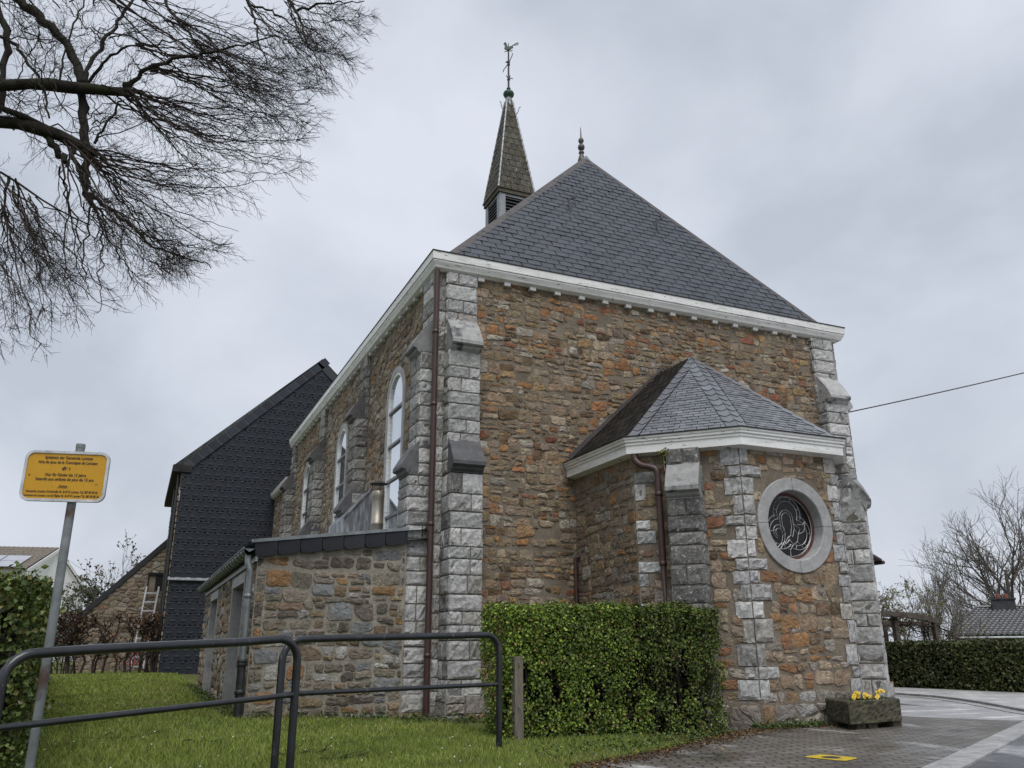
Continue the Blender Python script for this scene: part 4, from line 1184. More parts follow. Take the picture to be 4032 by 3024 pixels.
B_ = [(-.40,p[1],p[2]+rooft(-.40)-rooft(XA-.09)) for p in A_]
zs.prism(A_,B_); zs.build('edge_strip', zinc, am_roof)
fm = MB(); fm.box((XA-.035,YA-.06,2.075),(XA-.005,YB+.05,2.19)); fm.build('fascia_board', zinc, am_roof)
gm = MB()
K_ = 9; th = np.linspace(math.pi, 2*math.pi, K_)
ring = [(XA-.125+.075*math.cos(t), 2.235+.085*math.sin(t)) for t in th]; rin = [(XA-.125+.068*math.cos(t), 2.235+.076*math.sin(t)) for t in th[::-1]]
prf = ring+rin
gm.prism([(a,YA-.10,b) for a,b in prf],[(a,YB+.12,b) for a,b in prf])
for yy in np.arange(YA+.05, YB+.1, .36):
    q = np.array([(XA-.125+.081*math.cos(t), yy, 2.235+.091*math.sin(t)) for t in np.linspace(math.pi,2*math.pi,8)]); gm.tubes(q, np.full(8,.010), 4)
gm.tubes(np.array([(XA-.2,YA-.10,2.24),(XA-.2,YB+.12,2.24)]), np.array([.013,.013]), 6, cap=True)
gm.poly([(XA-.125+.075*math.cos(t), YA-.10, 2.235+.085*math.sin(t)) for t in th])
gm.build('gutter', zinc, am_roof)
dx, dy = XA-.085, -.035
pipe([(XA-.125,YA-.02,2.16),(XA-.125,YA-.03,2.05),(dx,dy,1.93),(dx,dy,1.80),(dx,dy,.78)], .042, zinc, annex, bands=[(dx,dy,1.62)])
pipe([(dx,dy,.80),(dx,dy,.0)], .055, blackpipe, annex, bands=[(dx,dy,.80),(dx,dy,.76),(dx,dy,.42)])
# zinc clad hood against the wall and the steel flue on the annex roof
hm = MB()
hm.add([(-.56,3.6,2.5),(0,3.6,2.5),(0,3.6,3.86),(-.06,3.6,3.86),(-.56,3.6,3.27),(-.56,5.0,2.4),(0,5.0,2.4),(0,5.0,3.86),(-.06,5.0,3.86),(-.56,5.0,3.27)],
       [[0,1,2,2],[0,5,9,4],[4,9,8,3]] and [[0,4,9,5],[4,3,8,9]])
hm.poly([(-.56,3.6,2.5),(0,3.6,2.5),(0,3.6,3.86),(-.06,3.6,3.86),(-.56,3.6,3.27)])
hm.poly([(-.56,5.0,2.4),(0,5.0,2.4),(0,5.0,3.86),(-.06,5.0,3.86),(-.56,5.0,3.27)][::-1])
hm.prism([(-.60,3.57,3.23),(-.60,3.57,3.27),(-.05,3.57,3.90),(-.05,3.57,3.85)],[(-.60,3.64,3.23),(-.60,3.64,3.27),(-.05,3.64,3.90),(-.05,3.64,3.85)])
hm.build('zinc_hood', zincstain, annex)
fl = MB(); fx, fy = -.555, 1.2
fl.lathe([(.098,2.4),(.098,2.82),(.103,2.825),(.103,2.86),(.093,2.865),(.093,3.26),(.099,3.27),(.099,3.36),(.09,3.37),(.085,3.2)], (fx,fy,0), 20)
flo = fl.build('flue', steel, annex, smooth=True)
fc_ = MB(); fc_.lathe([(.0,3.535),(.06,3.525),(.145,3.49),(.147,3.482),(.0,3.50)], (fx,fy,0), 20)
for t in (30,150,270): fc_.tubes(np.array([(fx+.09*math.cos(R(t)),fy+.09*math.sin(R(t)),3.33),(fx+.11*math.cos(R(t)),fy+.11*math.sin(R(t)),3.40),(fx+.10*math.cos(R(t)),fy+.10*math.sin(R(t)),3.49)]), np.full(3,.007), 4)
fc_.build('flue_cap', ironmat, flo)

# ------------------------------------------------------------------ slate clad building behind
YS = 17.2
sb = thing('slate_clad_building', (1.3,21,.2), 'tall gabled building clad in dark slates behind the church', 'building')
XL, XR, ZE, ZA, XAp = -3.05, 5.6, 6.75, 10.95, 1.27
bm = MB()
bm.add([(XL,YS,-.3),(XR,YS,-.3),(XR,YS,ZE),(XAp,YS,ZA),(XL,YS,ZE)], [[0,1,2,2]] and [[0,1,2,4]], (.05,.05,.055))
bm.poly([(XL,YS,ZE),(XR,YS,ZE),(XAp,YS,ZA)], (.05,.05,.055))
bm.build('wall', slateclad, sb)
cs_ = MB()
PALC = [(50,.024,.028,.037),(30,.025,.029,.038),(20,.023,.027,.036)]
def cladding(x0, x1, z0, ztop):
    """courses with every second slate hanging lower"""
    z, row = z0, 0; gz, wz = .178, .158
    while z < 11:
        x = x0-(wz if row % 2 else 0)-(wz*.5 if row % 4 > 1 else 0); k = 0
        a, b = x0, x1
        while x < x1:
            xa, xb = max(x,x0), min(x+wz*.995,x1)
            if xb-xa > .02:
                low = (k % 2 == 0)
                zl_ = z-(.035 if low else 0)+random.uniform(-.006,.006); zh = min(z+gz+.03, 11)
                ta, tb_ = ztop(xa), ztop(xb)
                zha, zhb = min(zh,ta), min(zh,tb_)
                if zha > zl_+.01 or zhb > zl_+.01:
                    zha, zhb = max(zha,zl_+.002), max(zhb,zl_+.002)
                    tk = .020 if low else .004
                    t = pick(PALC,1,.06)[0]
                    o_y = YS-.004-(.010 if low else 0)
                    cs_.add([(xa,o_y,zl_),(xb,o_y,zl_),(xb,o_y,zhb),(xa,o_y,zha)],[[0,1,2,3]],t)
                    if low: cs_.prism([(xa+.004,o_y-.012,zl_),(xb-.004,o_y-.012,zl_),(xb-.004,o_y-.001,zl_+.03),(xa+.004,o_y-.001,zl_+.03)],[(xa+.004,o_y,zl_),(xb-.004,o_y,zl_),(xb-.004,o_y,zl_+.03),(xa+.004,o_y,zl_+.03)],t)
            x += wz; k += 1
        z += gz; row += 1
cladding(XL, -.3, .22, lambda x: 3.02)
cladding(XL, XR-2.0, 3.14, lambda x: min(ZE+(x-XL)*(ZA-ZE)/(XAp-XL), ZE+(XR-x)*(ZA-ZE)/(XR-XAp)))
cs_.build('cladding', slateclad, sb)
le = MB(); le.prism([(XL-.06,YS-.10,3.03),(XL-.06,YS-.10,3.05),(XL-.06,YS,3.13),(XL-.06,YS,3.03)],[(.2,YS-.10,3.03),(.2,YS-.10,3.05),(.2,YS,3.13),(.2,YS,3.03)]); le.build('drip_ledge', lead, sb)
rv = MB()
def verge(a, b, w, y0, y1, mt_=None):
    a, b = np.array(a,float), np.array(b,float); d = (b-a)/np.linalg.norm(b-a); n = np.array((d[2],0,-d[0]))
    if n[2] > 0: n = -n
    rv.prism([(p[0],y0,p[2]) for p in (a, b, b+n*w, a+n*w)], [(p[0],y1,p[2]) for p in (a, b, b+n*w, a+n*w)], (.05,.052,.06))
verge((-3.05,0,6.80),(XAp,0,ZA+.09),.28,YS-.045,YS-.02); verge((XR+.1,0,6.80),(XAp,0,ZA+.09),.28,YS-.045,YS-.02)
# slanted joints of the verge slates
for t in np.arange(.04,1,.062):
    a = np.array((-3.05,0,6.80)); b = np.array((XAp,0,ZA+.09)); d = (b-a)/np.linalg.norm(b-a); n = np.array((d[2],0,-d[0])); p = a+(b-a)*t
    rv.prism([(q[0],YS-.052,q[2]) for q in (p, p+d*.30, p+d*.30+n*.28, p+d*.05+n*.28)],[(q[0],YS-.046,q[2]) for q in (p, p+d*.30, p+d*.30+n*.28, p+d*.05+n*.28)], pick(PALC,1)[0]*1.25)
rv.build('verge', slateclad, sb)
rt_ = MB(); RY = 24.9
zo = .10
rt_.add([(-3.36,YS-.05,6.60+zo),(XAp,YS-.05,ZA+zo+.02),(XAp,RY,ZA+zo+.02),(-3.36,RY,6.60+zo)],[[0,3,2,1]],(.06,.062,.07))
rt_.add([(XR+.3,YS-.05,6.60+zo),(XAp,YS-.05,ZA+zo+.02),(XAp,RY,ZA+zo+.02),(XR+.3,RY,6.60+zo)],[[0,1,2,3]],(.06,.062,.07))
rt_.add([(XL,RY-.2,-.3),(XR,RY-.2,-.3),(XR,RY-.2,ZE),(XAp,RY-.2,ZA),(XL,RY-.2,ZE)],[[0,4,2,1],[4,3,2,2]][:1],(.05,.05,.055))
sr = rt_.build('roof', slate, sb)
eb = MB(); eb.box((-3.34,YS-.06,6.52),(XL+.28,YS-.02,6.75)); eb.box((-3.34,YS-.02,6.50),(XL-.0,RY,6.56)); eb.box((-3.36,YS-.05,6.52),(-3.33,RY,6.74)); eb.build('eaves_box', darkline, sb)
sw = MB()
sw.add([(XL-.01,YS+.02,-.3),(XL-.01,RY-.2,-.3),(XL-.01,RY-.2,6.7),(XL-.01,YS+.02,6.7)],[[0,3,2,1]],mi=1)
rubble(sw,(XL-.012,YS+.05,0),(0,1,0),(-1,0,0),7.4,6.6,PAL_SIDE,keep=lambda x,y: min(x,7.38-x,6.55-y),rh=(.14,.24),rw=(.2,.42),h=.03)
sw.build('side_wall',[stone,mortar],sb)
for (yy,xx,zt_) in ((17.5,-3.13,6.5),(20.3,-3.13,6.5)):
    pipe([(xx,yy,zt_),(xx,yy,.1)], .05, blackpipe, sb)

# ------------------------------------------------------------------ stone outbuilding with a steep verge
ob = thing('stone_outbuilding', (-2.5,23,.3), 'small rubble stone gable with steep dark verge behind the brown hedge', 'outbuilding')
om = MB(); YO = 21.0; ex, ez, rx, rz = -5.75, 2.0, -2.3, 5.66
def zroof(x): return ez+(x-ex)*(rz-ez)/(rx-ex)
om.add([(ex+.15,YO,-.3),(-3.0,YO,-.3),(-3.0,YO,zroof(-3.0)),(ex+.15,YO,zroof(ex+.15))],[[0,1,2,3]],mi=1)
om.add([(ex+.15,YO,-.3),(ex+.15,YO,2.1),(ex+.15,27,2.1),(ex+.15,27,-.3)],[[0,1,2,3]],mi=1)
rubble(om,(ex+.15,YO,0),(1,0,0),(0,-1,0),2.6,5.2,PAL_SIDE+[(30,.26,.22,.18)],keep=lambda x,y: min(x,2.58-x,zroof(ex+.15+x)-.1-y, max(.0+2.0-x,(y-3.5),2.90-y)),rh=(.10,.20),rw=(.14,.38),h=.02)
om.build('wall',[stone,mortar],ob)
orf = MB()
A_ = [(ex-.1,YO-.06,zroof(ex-.1)-.22),(ex-.1,YO-.06,zroof(ex-.1)+.03),(-2.95,YO-.06,zroof(-2.95)+.03),(-2.95,YO-.06,zroof(-2.95)-.22)]
orf.prism(A_,[(a,27,c) for a,b,c in [(p[0],0,p[2]+ (0 if i in (1,2) else .18)) for i,p in enumerate(A_)]],(.03,.03,.034))
orf.build('roof',slateclad,ob)
wmb = MB(); wmb.box((-3.66,YO-.05,2.95),(-3.62,YO+.02,3.50)); wmb.box((-3.66,YO-.06,3.46),(-3.05,YO+.02,3.55)); wmb.box((-3.40,YO-.03,2.95),(-3.05,YO+.02,3.47)); wmb.build('window', black, ob)
# ladder against the outbuilding
ld = thing('ladder', (-3.5,20.6,.3), 'pale aluminium ladder leaning on the stone outbuilding under its dark opening', 'ladder')
lm = MB(); 
for xo in (0,.40): lm.tubes(np.array([(-3.86+xo,20.2,.3),(-3.66+xo,20.85,3.05)]), np.array([.035,.035]), 5, cap=True)
lm.build('rail', material('ladder_metal',((.42,.43,.44),(.55,.56,.57)),rough=.4,metal=.3), ld)
for k in range(9):
    t = k/9+.03; rgm = MB(); rgm.box((-3.86+.2*t,20.2+.65*t-.02,.3+2.75*t-.025),(-3.46+.2*t,20.2+.65*t+.02,.3+2.75*t+.025)); rgm.build('rung', MATS['ladder_metal'], ld)

# ------------------------------------------------------------------ white house far left
hw = thing('white_house', (-10,47,.5), 'white house with brown tiled roof and solar panels beyond the left hedge', 'house')
pk_ = at(575/2.5529, 2050+280/2.5529, 57.0); lo1 = at(262/2.5529, 2050+482/2.5529, 54.6); lo2 = at(880/2.5529, 2050+735/2.5529, 59.2)
pk2 = pk_+np.array([-7.5,1.4,0.0]); lo1b = lo1+np.array([-7.5,1.4,0]); lo2b = lo2+np.array([-7.5,1.4,0])
wallw = material('white_render',((.66,.66,.65),(.76,.76,.75)),scale=1,rough=.8,mott=.08)
tile_brown = material('brown_tiles',((.09,.075,.06),(.15,.13,.105),(.19,.165,.14)),scale=9,rough=.7,bump=.3,bscale=30,mott=.3)
hb_ = MB()
dn_ = np.array([0,0,-.12])
G = lambda p, z: np.array([p[0],p[1],z])
i1 = lo1+(pk_-lo1)*.10; i2 = lo2+(pk_-lo2)*.10
hb_.poly([G(i1,-.5),G(i2,-.5),i2+dn_,pk_+dn_,i1+dn_])
o_ = np.array([-7.5,1.4,0])
hb_.poly([G(i1,-.5)+[0,0,0],i1+dn_,i1+dn_+o_,G(i1,-.5)+o_]); hb_.poly([G(i2,-.5),G(i2,-.5)+o_,i2+dn_+o_,i2+dn_])
hb_.build('wall',wallw,hw)
def tiled(mb, a, b, c, d, nu, nv, amp=.03, step=.03, su=6):
    """corrugated tile slope: a-b eave, d-c ridge"""
    a,b,c,d = (np.array(q,float) for q in (a,b,c,d)); n = np.cross(b-a,d-a); n /= np.linalg.norm(n)
    us = np.linspace(0,1,nu*su+1); rows = []
    for k in range(nv):
        for v, s in ((k/nv,step),((k+.96)/nv,.0),((k+1)/nv,.0)):
            rows.append([ (a+(b-a)*u)*(1-v)+(d+(c-d)*u)*v + n*(amp*abs(math.sin(u*nu*math.pi))**.7+s) for u in us])
    V = np.array(rows); m_, k_ = V.shape[:2]; ii = np.arange(m_*k_).reshape(m_,k_)
    mb.add(V.reshape(-1,3), np.stack([ii[:-1,:-1],ii[:-1,1:],ii[1:,1:],ii[1:,:-1]],-1).reshape(-1,4))
e1_, e2_ = lo1-(pk_-lo1)*.02, lo2-(pk_-lo2)*.02
tm = MB(); tiled(tm, e1_+o_, e1_, pk_+np.array([.1,0,.05]), pk_+o_+np.array([0,0,.05]), 30, 12)
tiled(tm, e2_, e2_+o_, pk_+o_+np.array([0,0,.05]), pk_+np.array([.1,0,.05]), 30, 12)
hr = tm.build('roof',tile_brown,hw,smooth=True)
bgm = MB()
for e_ in (e1_,e2_):
    f_ = np.array([.12,-.1,0]); bgm.prism([e_+f_,pk_+f_+[0,0,.0],pk_+f_-[0,0,.2],e_+f_-[0,0,.2]],[e_+f_*1.4,pk_+f_*1.4,pk_+f_*1.4-[0,0,.2],e_+f_*1.4-[0,0,.2]])
bgm.build('bargeboard',white,hw)
nrm = np.cross(-o_, pk_-e1_); nrm /= np.linalg.norm(nrm); nrm = nrm if nrm[2] > 0 else -nrm
spm = material('solar_cell',((.30,.31,.35),(.38,.39,.43)),scale=2,rough=.15,mott=.05)
for i in range(5):
    for j in range(2):
        u0, u1, v0, v1 = .07+i*.17, .07+i*.17+.162, .02+j*.26, .02+j*.26+.25
        q = [e1_+o_*u+(pk_-e1_)*v+nrm*.12 for u,v in ((u0,v0),(u1,v0),(u1,v1),(u0,v1))]
        pmb = MB(); pmb.prism(q,[p-nrm*.03 for p in q]); pmb.build('solar_panel',spm,hr)
chm = MB(); cp0 = pk_+o_*.86
chm.box((cp0[0]-.5,cp0[1]-.3,cp0[2]-.6),(cp0[0]+.5,cp0[1]+.3,cp0[2]+.05)); chh = chm.build('chimney',tile_brown,hr)
redpot = material('terracotta_pot',((.17,.05,.035),(.24,.08,.055)),scale=5,rough=.8)
for dx_ in (-.22,.22):
    m2 = MB(); m2.lathe([(.17,0),(.17,.5),(.13,.52),(.13,.3)],(cp0[0]+dx_,cp0[1],cp0[2]+.05),12); m2.build('chimney_pot',redpot,chh)

# ------------------------------------------------------------------ tiled house far right
th_ = thing('tiled_house', tuple(at(4032,2520,40.)-np.array([0,0,2.2])), 'low house with dark glossy tiled roof and chimney beyond the right hedge', 'house')
gt = material('grey_tiles',((.035,.036,.042),(.075,.077,.085)),scale=12,rough=.3,mott=.25,mscale=20,spec=.6)
eL = at(3728,2507,38.); eR = at(4032,2507,38.0); dE = eR-eL; eL[2] = eR[2] = 1.27; eR = eL+dE*np.array([1,1,0])*3.2
rL = at(3848,2396,40.6); bk = (np.array([dE[1],-dE[0],0])/np.hypot(dE[0],dE[1])); bk = bk if np.dot(bk[:2],(eL-CAM)[:2]) > 0 else -bk
rR = eR+bk*2.6; rR[2] = rL[2]
tm = MB(); tiled(tm, eL, eR, rR, rL, 42, 13, amp=.045, step=.045)
hr = tm.build('roof',gt,th_,smooth=True)
hm2 = MB(); bL, bR = eL+bk*5.2, eR+bk*5.2
hm2.poly([eL,rL,bL]); hm2.poly([rL,rR,bR,bL]); hm2.tubes(np.array([eL+[0,0,.03],rL+[0,0,.05]]),np.array([.07,.07]),6); hm2.tubes(np.array([rL+[0,0,.05],rR+[0,0,.05]]),np.array([.09,.09]),6)
hm2.build('ridge_tiles',gt,hr)
gtm = MB(); gtm.tubes(np.array([eL+[0,0,-.05],eR+[0,0,-.05]]),np.array([.06,.06]),6,cap=True); gtm.build('gutter',zinc,hr)
wmm = MB(); ins = bk*.35+dE/np.linalg.norm(dE)*.35
q0, q1 = eL+ins, eR+ins; q2, q3 = q1+bk*4.5, q0+bk*4.5
for a,b in ((q0,q1),(q1,q2),(q2,q3),(q3,q0)): wmm.poly([G(a,-2.2),G(b,-2.2),G(b,1.24),G(a,1.24)])
wmm.build('wall',material('brown_brick',((.10,.06,.045),(.15,.095,.07)),scale=8,mott=.3),th_)
cbm = MB(); cc = at(3955,2396,40.5); ux = dE/np.linalg.norm(dE)
cbm.box((-.42,-.3,-.5),(.42,.3,.32),axes=[ux,bk,(0,0,1)],org=(cc[0],cc[1],rL[2])); cbm.box((-.46,-.34,.32),(.46,.34,.38),axes=[ux,bk,(0,0,1)],org=(cc[0],cc[1],rL[2]))
cho = cbm.build('chimney',material('slate_chimney',((.035,.035,.04),(.06,.06,.065)),scale=9),hr)
for k in (-.16,.12):
    m2 = MB(); p_ = cc+ux*k; m2.lathe([(.09,0),(.085,.16),(.06,.17),(.06,.05)],(p_[0],p_[1],rL[2]+.38),10); m2.build('chimney_pot',redpot,cho)

# ------------------------------------------------------------------ foliage helpers
def leaves(mb, C, size, tints, nrm=None, spread=1.0, mi=0):
    """one small folded leaf at every point of C"""
    C = np.asarray(C); n = len(C)
    a = rng.normal(0,1,(n,3)); 
    if nrm is not None: a = a*spread+np.asarray(nrm)
    a /= np.linalg.norm(a,axis=1,keepdims=True)
    b = np.cross(a, rng.normal(0,1,(n,3))); b /= np.linalg.norm(b,axis=1,keepdims=True); c = np.cross(a,b)
    L = (size*rng.uniform(.6,1.4,n))[:,None]; w = L*rng.uniform(.32,.5,(n,1)); f_ = L*rng.uniform(.05,.3,(n,1))
    V = np.stack([C-b*L*.5, C+c*w+a*f_, C+b*L*.5, C-c*w+a*f_],1).reshape(-1,3)
    i = np.arange(n)[:,None]*4
    F = np.concatenate([np.hstack([i,i+1,i+2]),np.hstack([i,i+2,i+3])]); t = np.concatenate([tints,tints])
    mb.add(V,F,t,mi)
def leaf_tints(n, pal, v=.25): 
    c = np.array([p[1:] for p in pal]); w = np.array([p[0] for p in pal],float); w /= w.sum()
    t = c[rng.choice(len(c),n,p=w)]; return np.clip(t*rng.uniform(1-v,1+v,(n,1)),0.004,.6)
def lump(P, s, seed):
    """cheap smooth noise in 3-D, about -1..1"""
    r0 = np.random.default_rng(seed); z = np.zeros(len(P))
    for k in range(9):
        d = r0.normal(0,1,3); d *= s*(1+.35*k)/np.linalg.norm(d); z += np.sin(P@d+r0.uniform(0,6.28))/(1+.18*k)
    return z/3.0
def hedge(name, label, cat, frame, L, D, Hh, n, size, pal, lump_s=7, lump_a=.10, fray=.05, core=.16, seed=1, twig_n=300, taper=.0, topn=.3, gaps=0.0, dark=None, twig_mat=None, tintf=None):
    """clipped hedge: frame = (origin, U along, V depth); leaves on and under all faces over a twiggy inside"""
    O, U, V = (np.array(q,float) for q in frame); Z = np.array((0,0,1.))
    root = thing(name, tuple(O+U*L/2+V*D/2), label, cat)
    A = {'f':L*Hh,'b':L*Hh*.4,'t':L*D*1.3,'l':D*Hh,'r':D*Hh}; tot = sum(A.values()); P, Nn = [], []
    for k, ar_ in A.items():
        m_ = int(n*ar_/tot); u = rng.uniform(0,1,m_); v = rng.uniform(0,1,m_); o = np.zeros(m_)
        if k == 'f': q = np.stack([u*L,o,v*Hh],1); nn = -V
        elif k == 'b': q = np.stack([u*L,o+D,v*Hh],1); nn = V
        elif k == 't': q = np.stack([u*L,v*D,o+Hh],1); nn = Z
        elif k == 'l': q = np.stack([o,u*D,v*Hh],1); nn = -U
        else: q = np.stack([o+L,u*D,v*Hh],1); nn = U
        P.append(q); Nn.append(np.tile(nn,(m_,1)))
    P = np.vstack(P); Nn = np.vstack(Nn)
    lo = lump(P,lump_s,seed)
    Wp = O+P[:,:1]*U+P[:,1:2]*V+P[:,2:3]*Z
    depth = lo*lump_a+rng.normal(0,fray,len(P))-np.abs(rng.normal(0,.05,len(P)))
    edge = np.minimum(np.minimum(P[:,0],L-P[:,0])/ .2,1)*np.minimum(np.minimum(P[:,1]+.05,D-P[:,1]+.05)/.2,1)
    if taper: Wp = Wp+V[None]*(taper*(1-P[:,2:3]/Hh)**2)*np.where(P[:,1:2] < D/2,1,-1)
    Wp = Wp+Nn*depth[:,None]
    low = P[:,2] < .12
    keep = np.ones(len(P),bool)
    if gaps: keep = (lump(P,lump_s*1.6,seed+9)+rng.normal(0,.35,len(P))) > -.85+gaps*np.clip(1-P[:,2]/Hh,0,1)
    Wp, Nn, lo = Wp[keep], Nn[keep], lo[keep]
    t = leaf_tints(len(Wp),pal)*(1+.22*lump(P[keep],2.2,seed+40)+.16*lump(P[keep],9,seed+41)).clip(.45,1.6)[:,None]
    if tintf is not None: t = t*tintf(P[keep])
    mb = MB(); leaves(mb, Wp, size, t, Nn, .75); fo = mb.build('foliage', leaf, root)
    # woody inside
    tb_ = MB(); m_ = twig_n
    base = np.stack([rng.uniform(.08,L-.08,m_), rng.uniform(D*.2,D*.8,m_), np.zeros(m_)],1)
    top = base+np.stack([rng.normal(0,.12,m_),rng.normal(0,D*.16,m_),rng.uniform(.5,.97,m_)*Hh],1)
    mid = (base+top)/2+rng.normal(0,.06,(m_,3))
    pts = np.stack([base,mid,top],1); pts = O+pts[...,:1]*U+pts[...,1:2]*V+pts[...,2:3]*Z
    pts[:,0,2] = T(pts[:,0,0],pts[:,0,1])-.05
    tb_.tubes(pts, np.tile([.014,.009,.004],(m_,1))*rng.uniform(.6,1.4,(m_,1)), 4)
    tb_.build('stems', twig_mat or twigm, root)
    if core:
        cmb = MB(); m_ = int(n*.35)
        q = np.stack([rng.uniform(core,L-core,m_),rng.uniform(core,max(D-core,core+.02),m_),rng.uniform(.1,Hh-core,m_)],1)
        if taper: pass
        q = O+q[:,:1]*U+q[:,1:2]*V+q[:,2:3]*Z
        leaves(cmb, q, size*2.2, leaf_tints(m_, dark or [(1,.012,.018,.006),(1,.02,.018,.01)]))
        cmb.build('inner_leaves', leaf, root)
    return root
HP = [(26,.15,.22,.028),(26,.10,.16,.022),(16,.22,.29,.042),(24,.045,.08,.014),(8,.18,.13,.05)]
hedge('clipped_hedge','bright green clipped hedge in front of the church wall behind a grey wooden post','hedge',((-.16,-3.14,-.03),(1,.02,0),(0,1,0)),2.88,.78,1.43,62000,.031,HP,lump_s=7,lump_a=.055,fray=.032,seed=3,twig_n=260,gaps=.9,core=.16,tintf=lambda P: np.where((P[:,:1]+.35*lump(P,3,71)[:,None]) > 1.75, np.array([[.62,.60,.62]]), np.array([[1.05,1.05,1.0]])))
HL = [(30,.075,.11,.02),(30,.05,.08,.016),(20,.11,.14,.028),(15,.12,.11,.028)]
hedge('leafy_hedge','tall dark green leafy hedge at the left edge behind the yellow sign','hedge',((-4.52,-4.6,-.12),(-.085,1,0),(-1,0,0)),17.,1.3,1.58,95000,.043,HL,lump_s=5,lump_a=.06,fray=.045,seed=5,twig_n=200,taper=-.0,core=.2)
HR = [(40,.05,.066,.017),(30,.035,.047,.014),(20,.065,.07,.022),(10,.085,.08,.027)]
hedge('long_hedge','long dark green hedge along the far side of the road','hedge',((12.32,6.3,-.12),(.24,-.971,0),(.971,.24,0)),12.,.9,1.13,42000,.06,HR,lump_s=6,lump_a=.03,fray=.03,seed=8,twig_n=150,core=.14)
K2 = 1.8228
# ------------------------------------------------------------------ railings
def railing(name, label, p0, p1, z0t, z1t, l0, l1, r_=.031):
    """bent tube hoop from foot p0 to foot p1 with one lower bar"""
    p0, p1 = np.array(p0[:2]), np.array(p1[:2]); d = (p1-p0)/np.hypot(*(p1-p0)); Lh = np.hypot(*(p1-p0)); rc = .17
    g0, g1 = float(T(*p0)), float(T(*p1))
    root = thing(name, (p0[0],p0[1],g0), label, 'railing', 'tube railings along the lawn')
    pts = [(0,g0-.2),(0,z0t-rc)]
    pts += [(rc-rc*math.cos(t), z0t-rc+rc*math.sin(t)) for t in np.linspace(.2,math.pi/2,7)]
    pts += [(Lh*f, z0t+(z1t-z0t)*f) for f in (.25,.5,.75)]
    pts += [(Lh-rc+rc*math.sin(t), z1t-rc+rc*math.cos(t)) for t in np.linspace(0,math.pi/2-.2,7)]
    pts += [(Lh,z1t-rc),(Lh,g1-.2)]
    P3 = np.array([(p0[0]+d[0]*s, p0[1]+d[1]*s, z) for s,z in pts])
    # tangent-stable frame: side vector is constant because the hoop is planar
    mb = MB(); n = len(P3); k = 12
    Tn = np.gradient(P3,axis=0); Tn /= np.linalg.norm(Tn,axis=1,keepdims=True)
    B = np.array([-d[1],d[0],0]); A = np.cross(Tn,B)
    th = np.arange(k)*2*math.pi/k
    V = P3[:,None,:]+r_*(A[:,None,:]*np.cos(th)[None,:,None]+B[None,None,:]*np.sin(th)[None,:,None])
    ii = np.arange(n*k).reshape(n,k)
    mb.add(V.reshape(-1,3), np.stack([ii[:-1],np.roll(ii[:-1],-1,1),np.roll(ii[1:],-1,1),ii[1:]],-1).reshape(-1,4))
    mb.build('hoop', rail_paint, root, smooth=True)
    lb = MB(); lb.tubes(np.array([(*(p0+d*.02),l0),(*(p1-d*.02),l1)]), np.array([.021,.021]), 10); lb.build('lower_bar', rail_paint, root, smooth=True)
    return root
railing('railing','dark tube railing nearest the sign, ending in front of the other one', at(-2*K2,1500*K2,6.0), at(637*K2,1500*K2,6.97), .935,1.025,.52,.618)
railing('railing','dark tube railing ending beside the clipped hedge', at(604*K2,1500*K2,7.46), at(1078*K2,1560*K2,8.8), 1.03,1.078,.597,.605)

# ------------------------------------------------------------------ playground sign
sg = thing('playground_sign', tuple(at(65*K2,1640*K2,6.4)), 'rust speckled yellow playground sign on a grey steel pole', 'sign')
sp0 = at(70*K2,1640*K2,6.4); sp1 = at(172*K2,962*K2,6.44)
spx, spy = (sp0[0]+sp1[0])/2, (sp0[1]+sp1[1])/2
pm_ = MB(); pm_.tubes(np.array([(spx,spy,T(spx,spy)-.3),(spx,spy,sp1[2])]), np.array([.0295,.0295]), 14, cap=True)
pm_.lathe([(.0,0),(.03,0),(.031,-.012),(.031,-.03)],(spx,spy,sp1[2]+.004),14); pm_.build('pole', galv, sg, smooth=False)
sa = R(-12.5); SU = np.array([math.cos(sa),math.sin(sa),0]); SN = np.array([SU[1],-SU[0],0])
TL, TR, BL = at(63*K2,966*K2,6.38), at(243*K2,973*K2,6.5), at(49*K2,1077*K2,6.38)
PWd = float(np.linalg.norm((TR-TL)[:2]))+.01; PHt = float(TL[2]-BL[2])
SC = np.array([spx,spy,0])+SN*.042; SC[2] = (TL[2]+BL[2])/2
off_u = float(np.dot(((TL+TR)/2-SC)[:2], SU[:2])); SC = SC+SU*off_u
def rrect(w, h, r_, n=6):
    o = []
    for cx, cy, a0 in ((w/2-r_,h/2-r_,0),(-w/2+r_,h/2-r_,90),(-w/2+r_,-h/2+r_,180),(w/2-r_,-h/2+r_,270)):
        o += [(cx+r_*math.cos(R(a0+90*t)),cy+r_*math.sin(R(a0+90*t))) for t in np.linspace(0,1,n)]
    return o
S3 = lambda p, d: SC+SU*p[0]+np.array((0,0,1.))*p[1]+SN*d
yel = material('yellow_sign_face', ((.46,.235,.004),(.52,.27,.006)), scale=3, rough=.4, mott=.06,
               spots=[(16,.66,.69,(.02,.018,.01)),(45,.69,.71,(.03,.025,.01))])
o1, o2 = rrect(PWd,PHt,.055), rrect(PWd-.035,PHt-.035,.042)
n = len(o1); fb = MB()
fb.add([S3(p,.012) for p in o1]+[S3(p,.012) for p in o2]+[S3(p,-.016) for p in o1]+[S3(p,.004) for p in o2],
       [[i,(i+1)%n,n+(i+1)%n,n+i] for i in range(n)]+[[i,2*n+i,2*n+(i+1)%n,(i+1)%n] for i in range(n)]+[[n+i,n+(i+1)%n,3*n+(i+1)%n,3*n+i] for i in range(n)])
fb.poly([S3(p,-.016) for p in o1][::-1]); fb.build('frame', material('frame_metal',((.42,.43,.45),(.55,.56,.58)),rough=.4,metal=.2), sg)
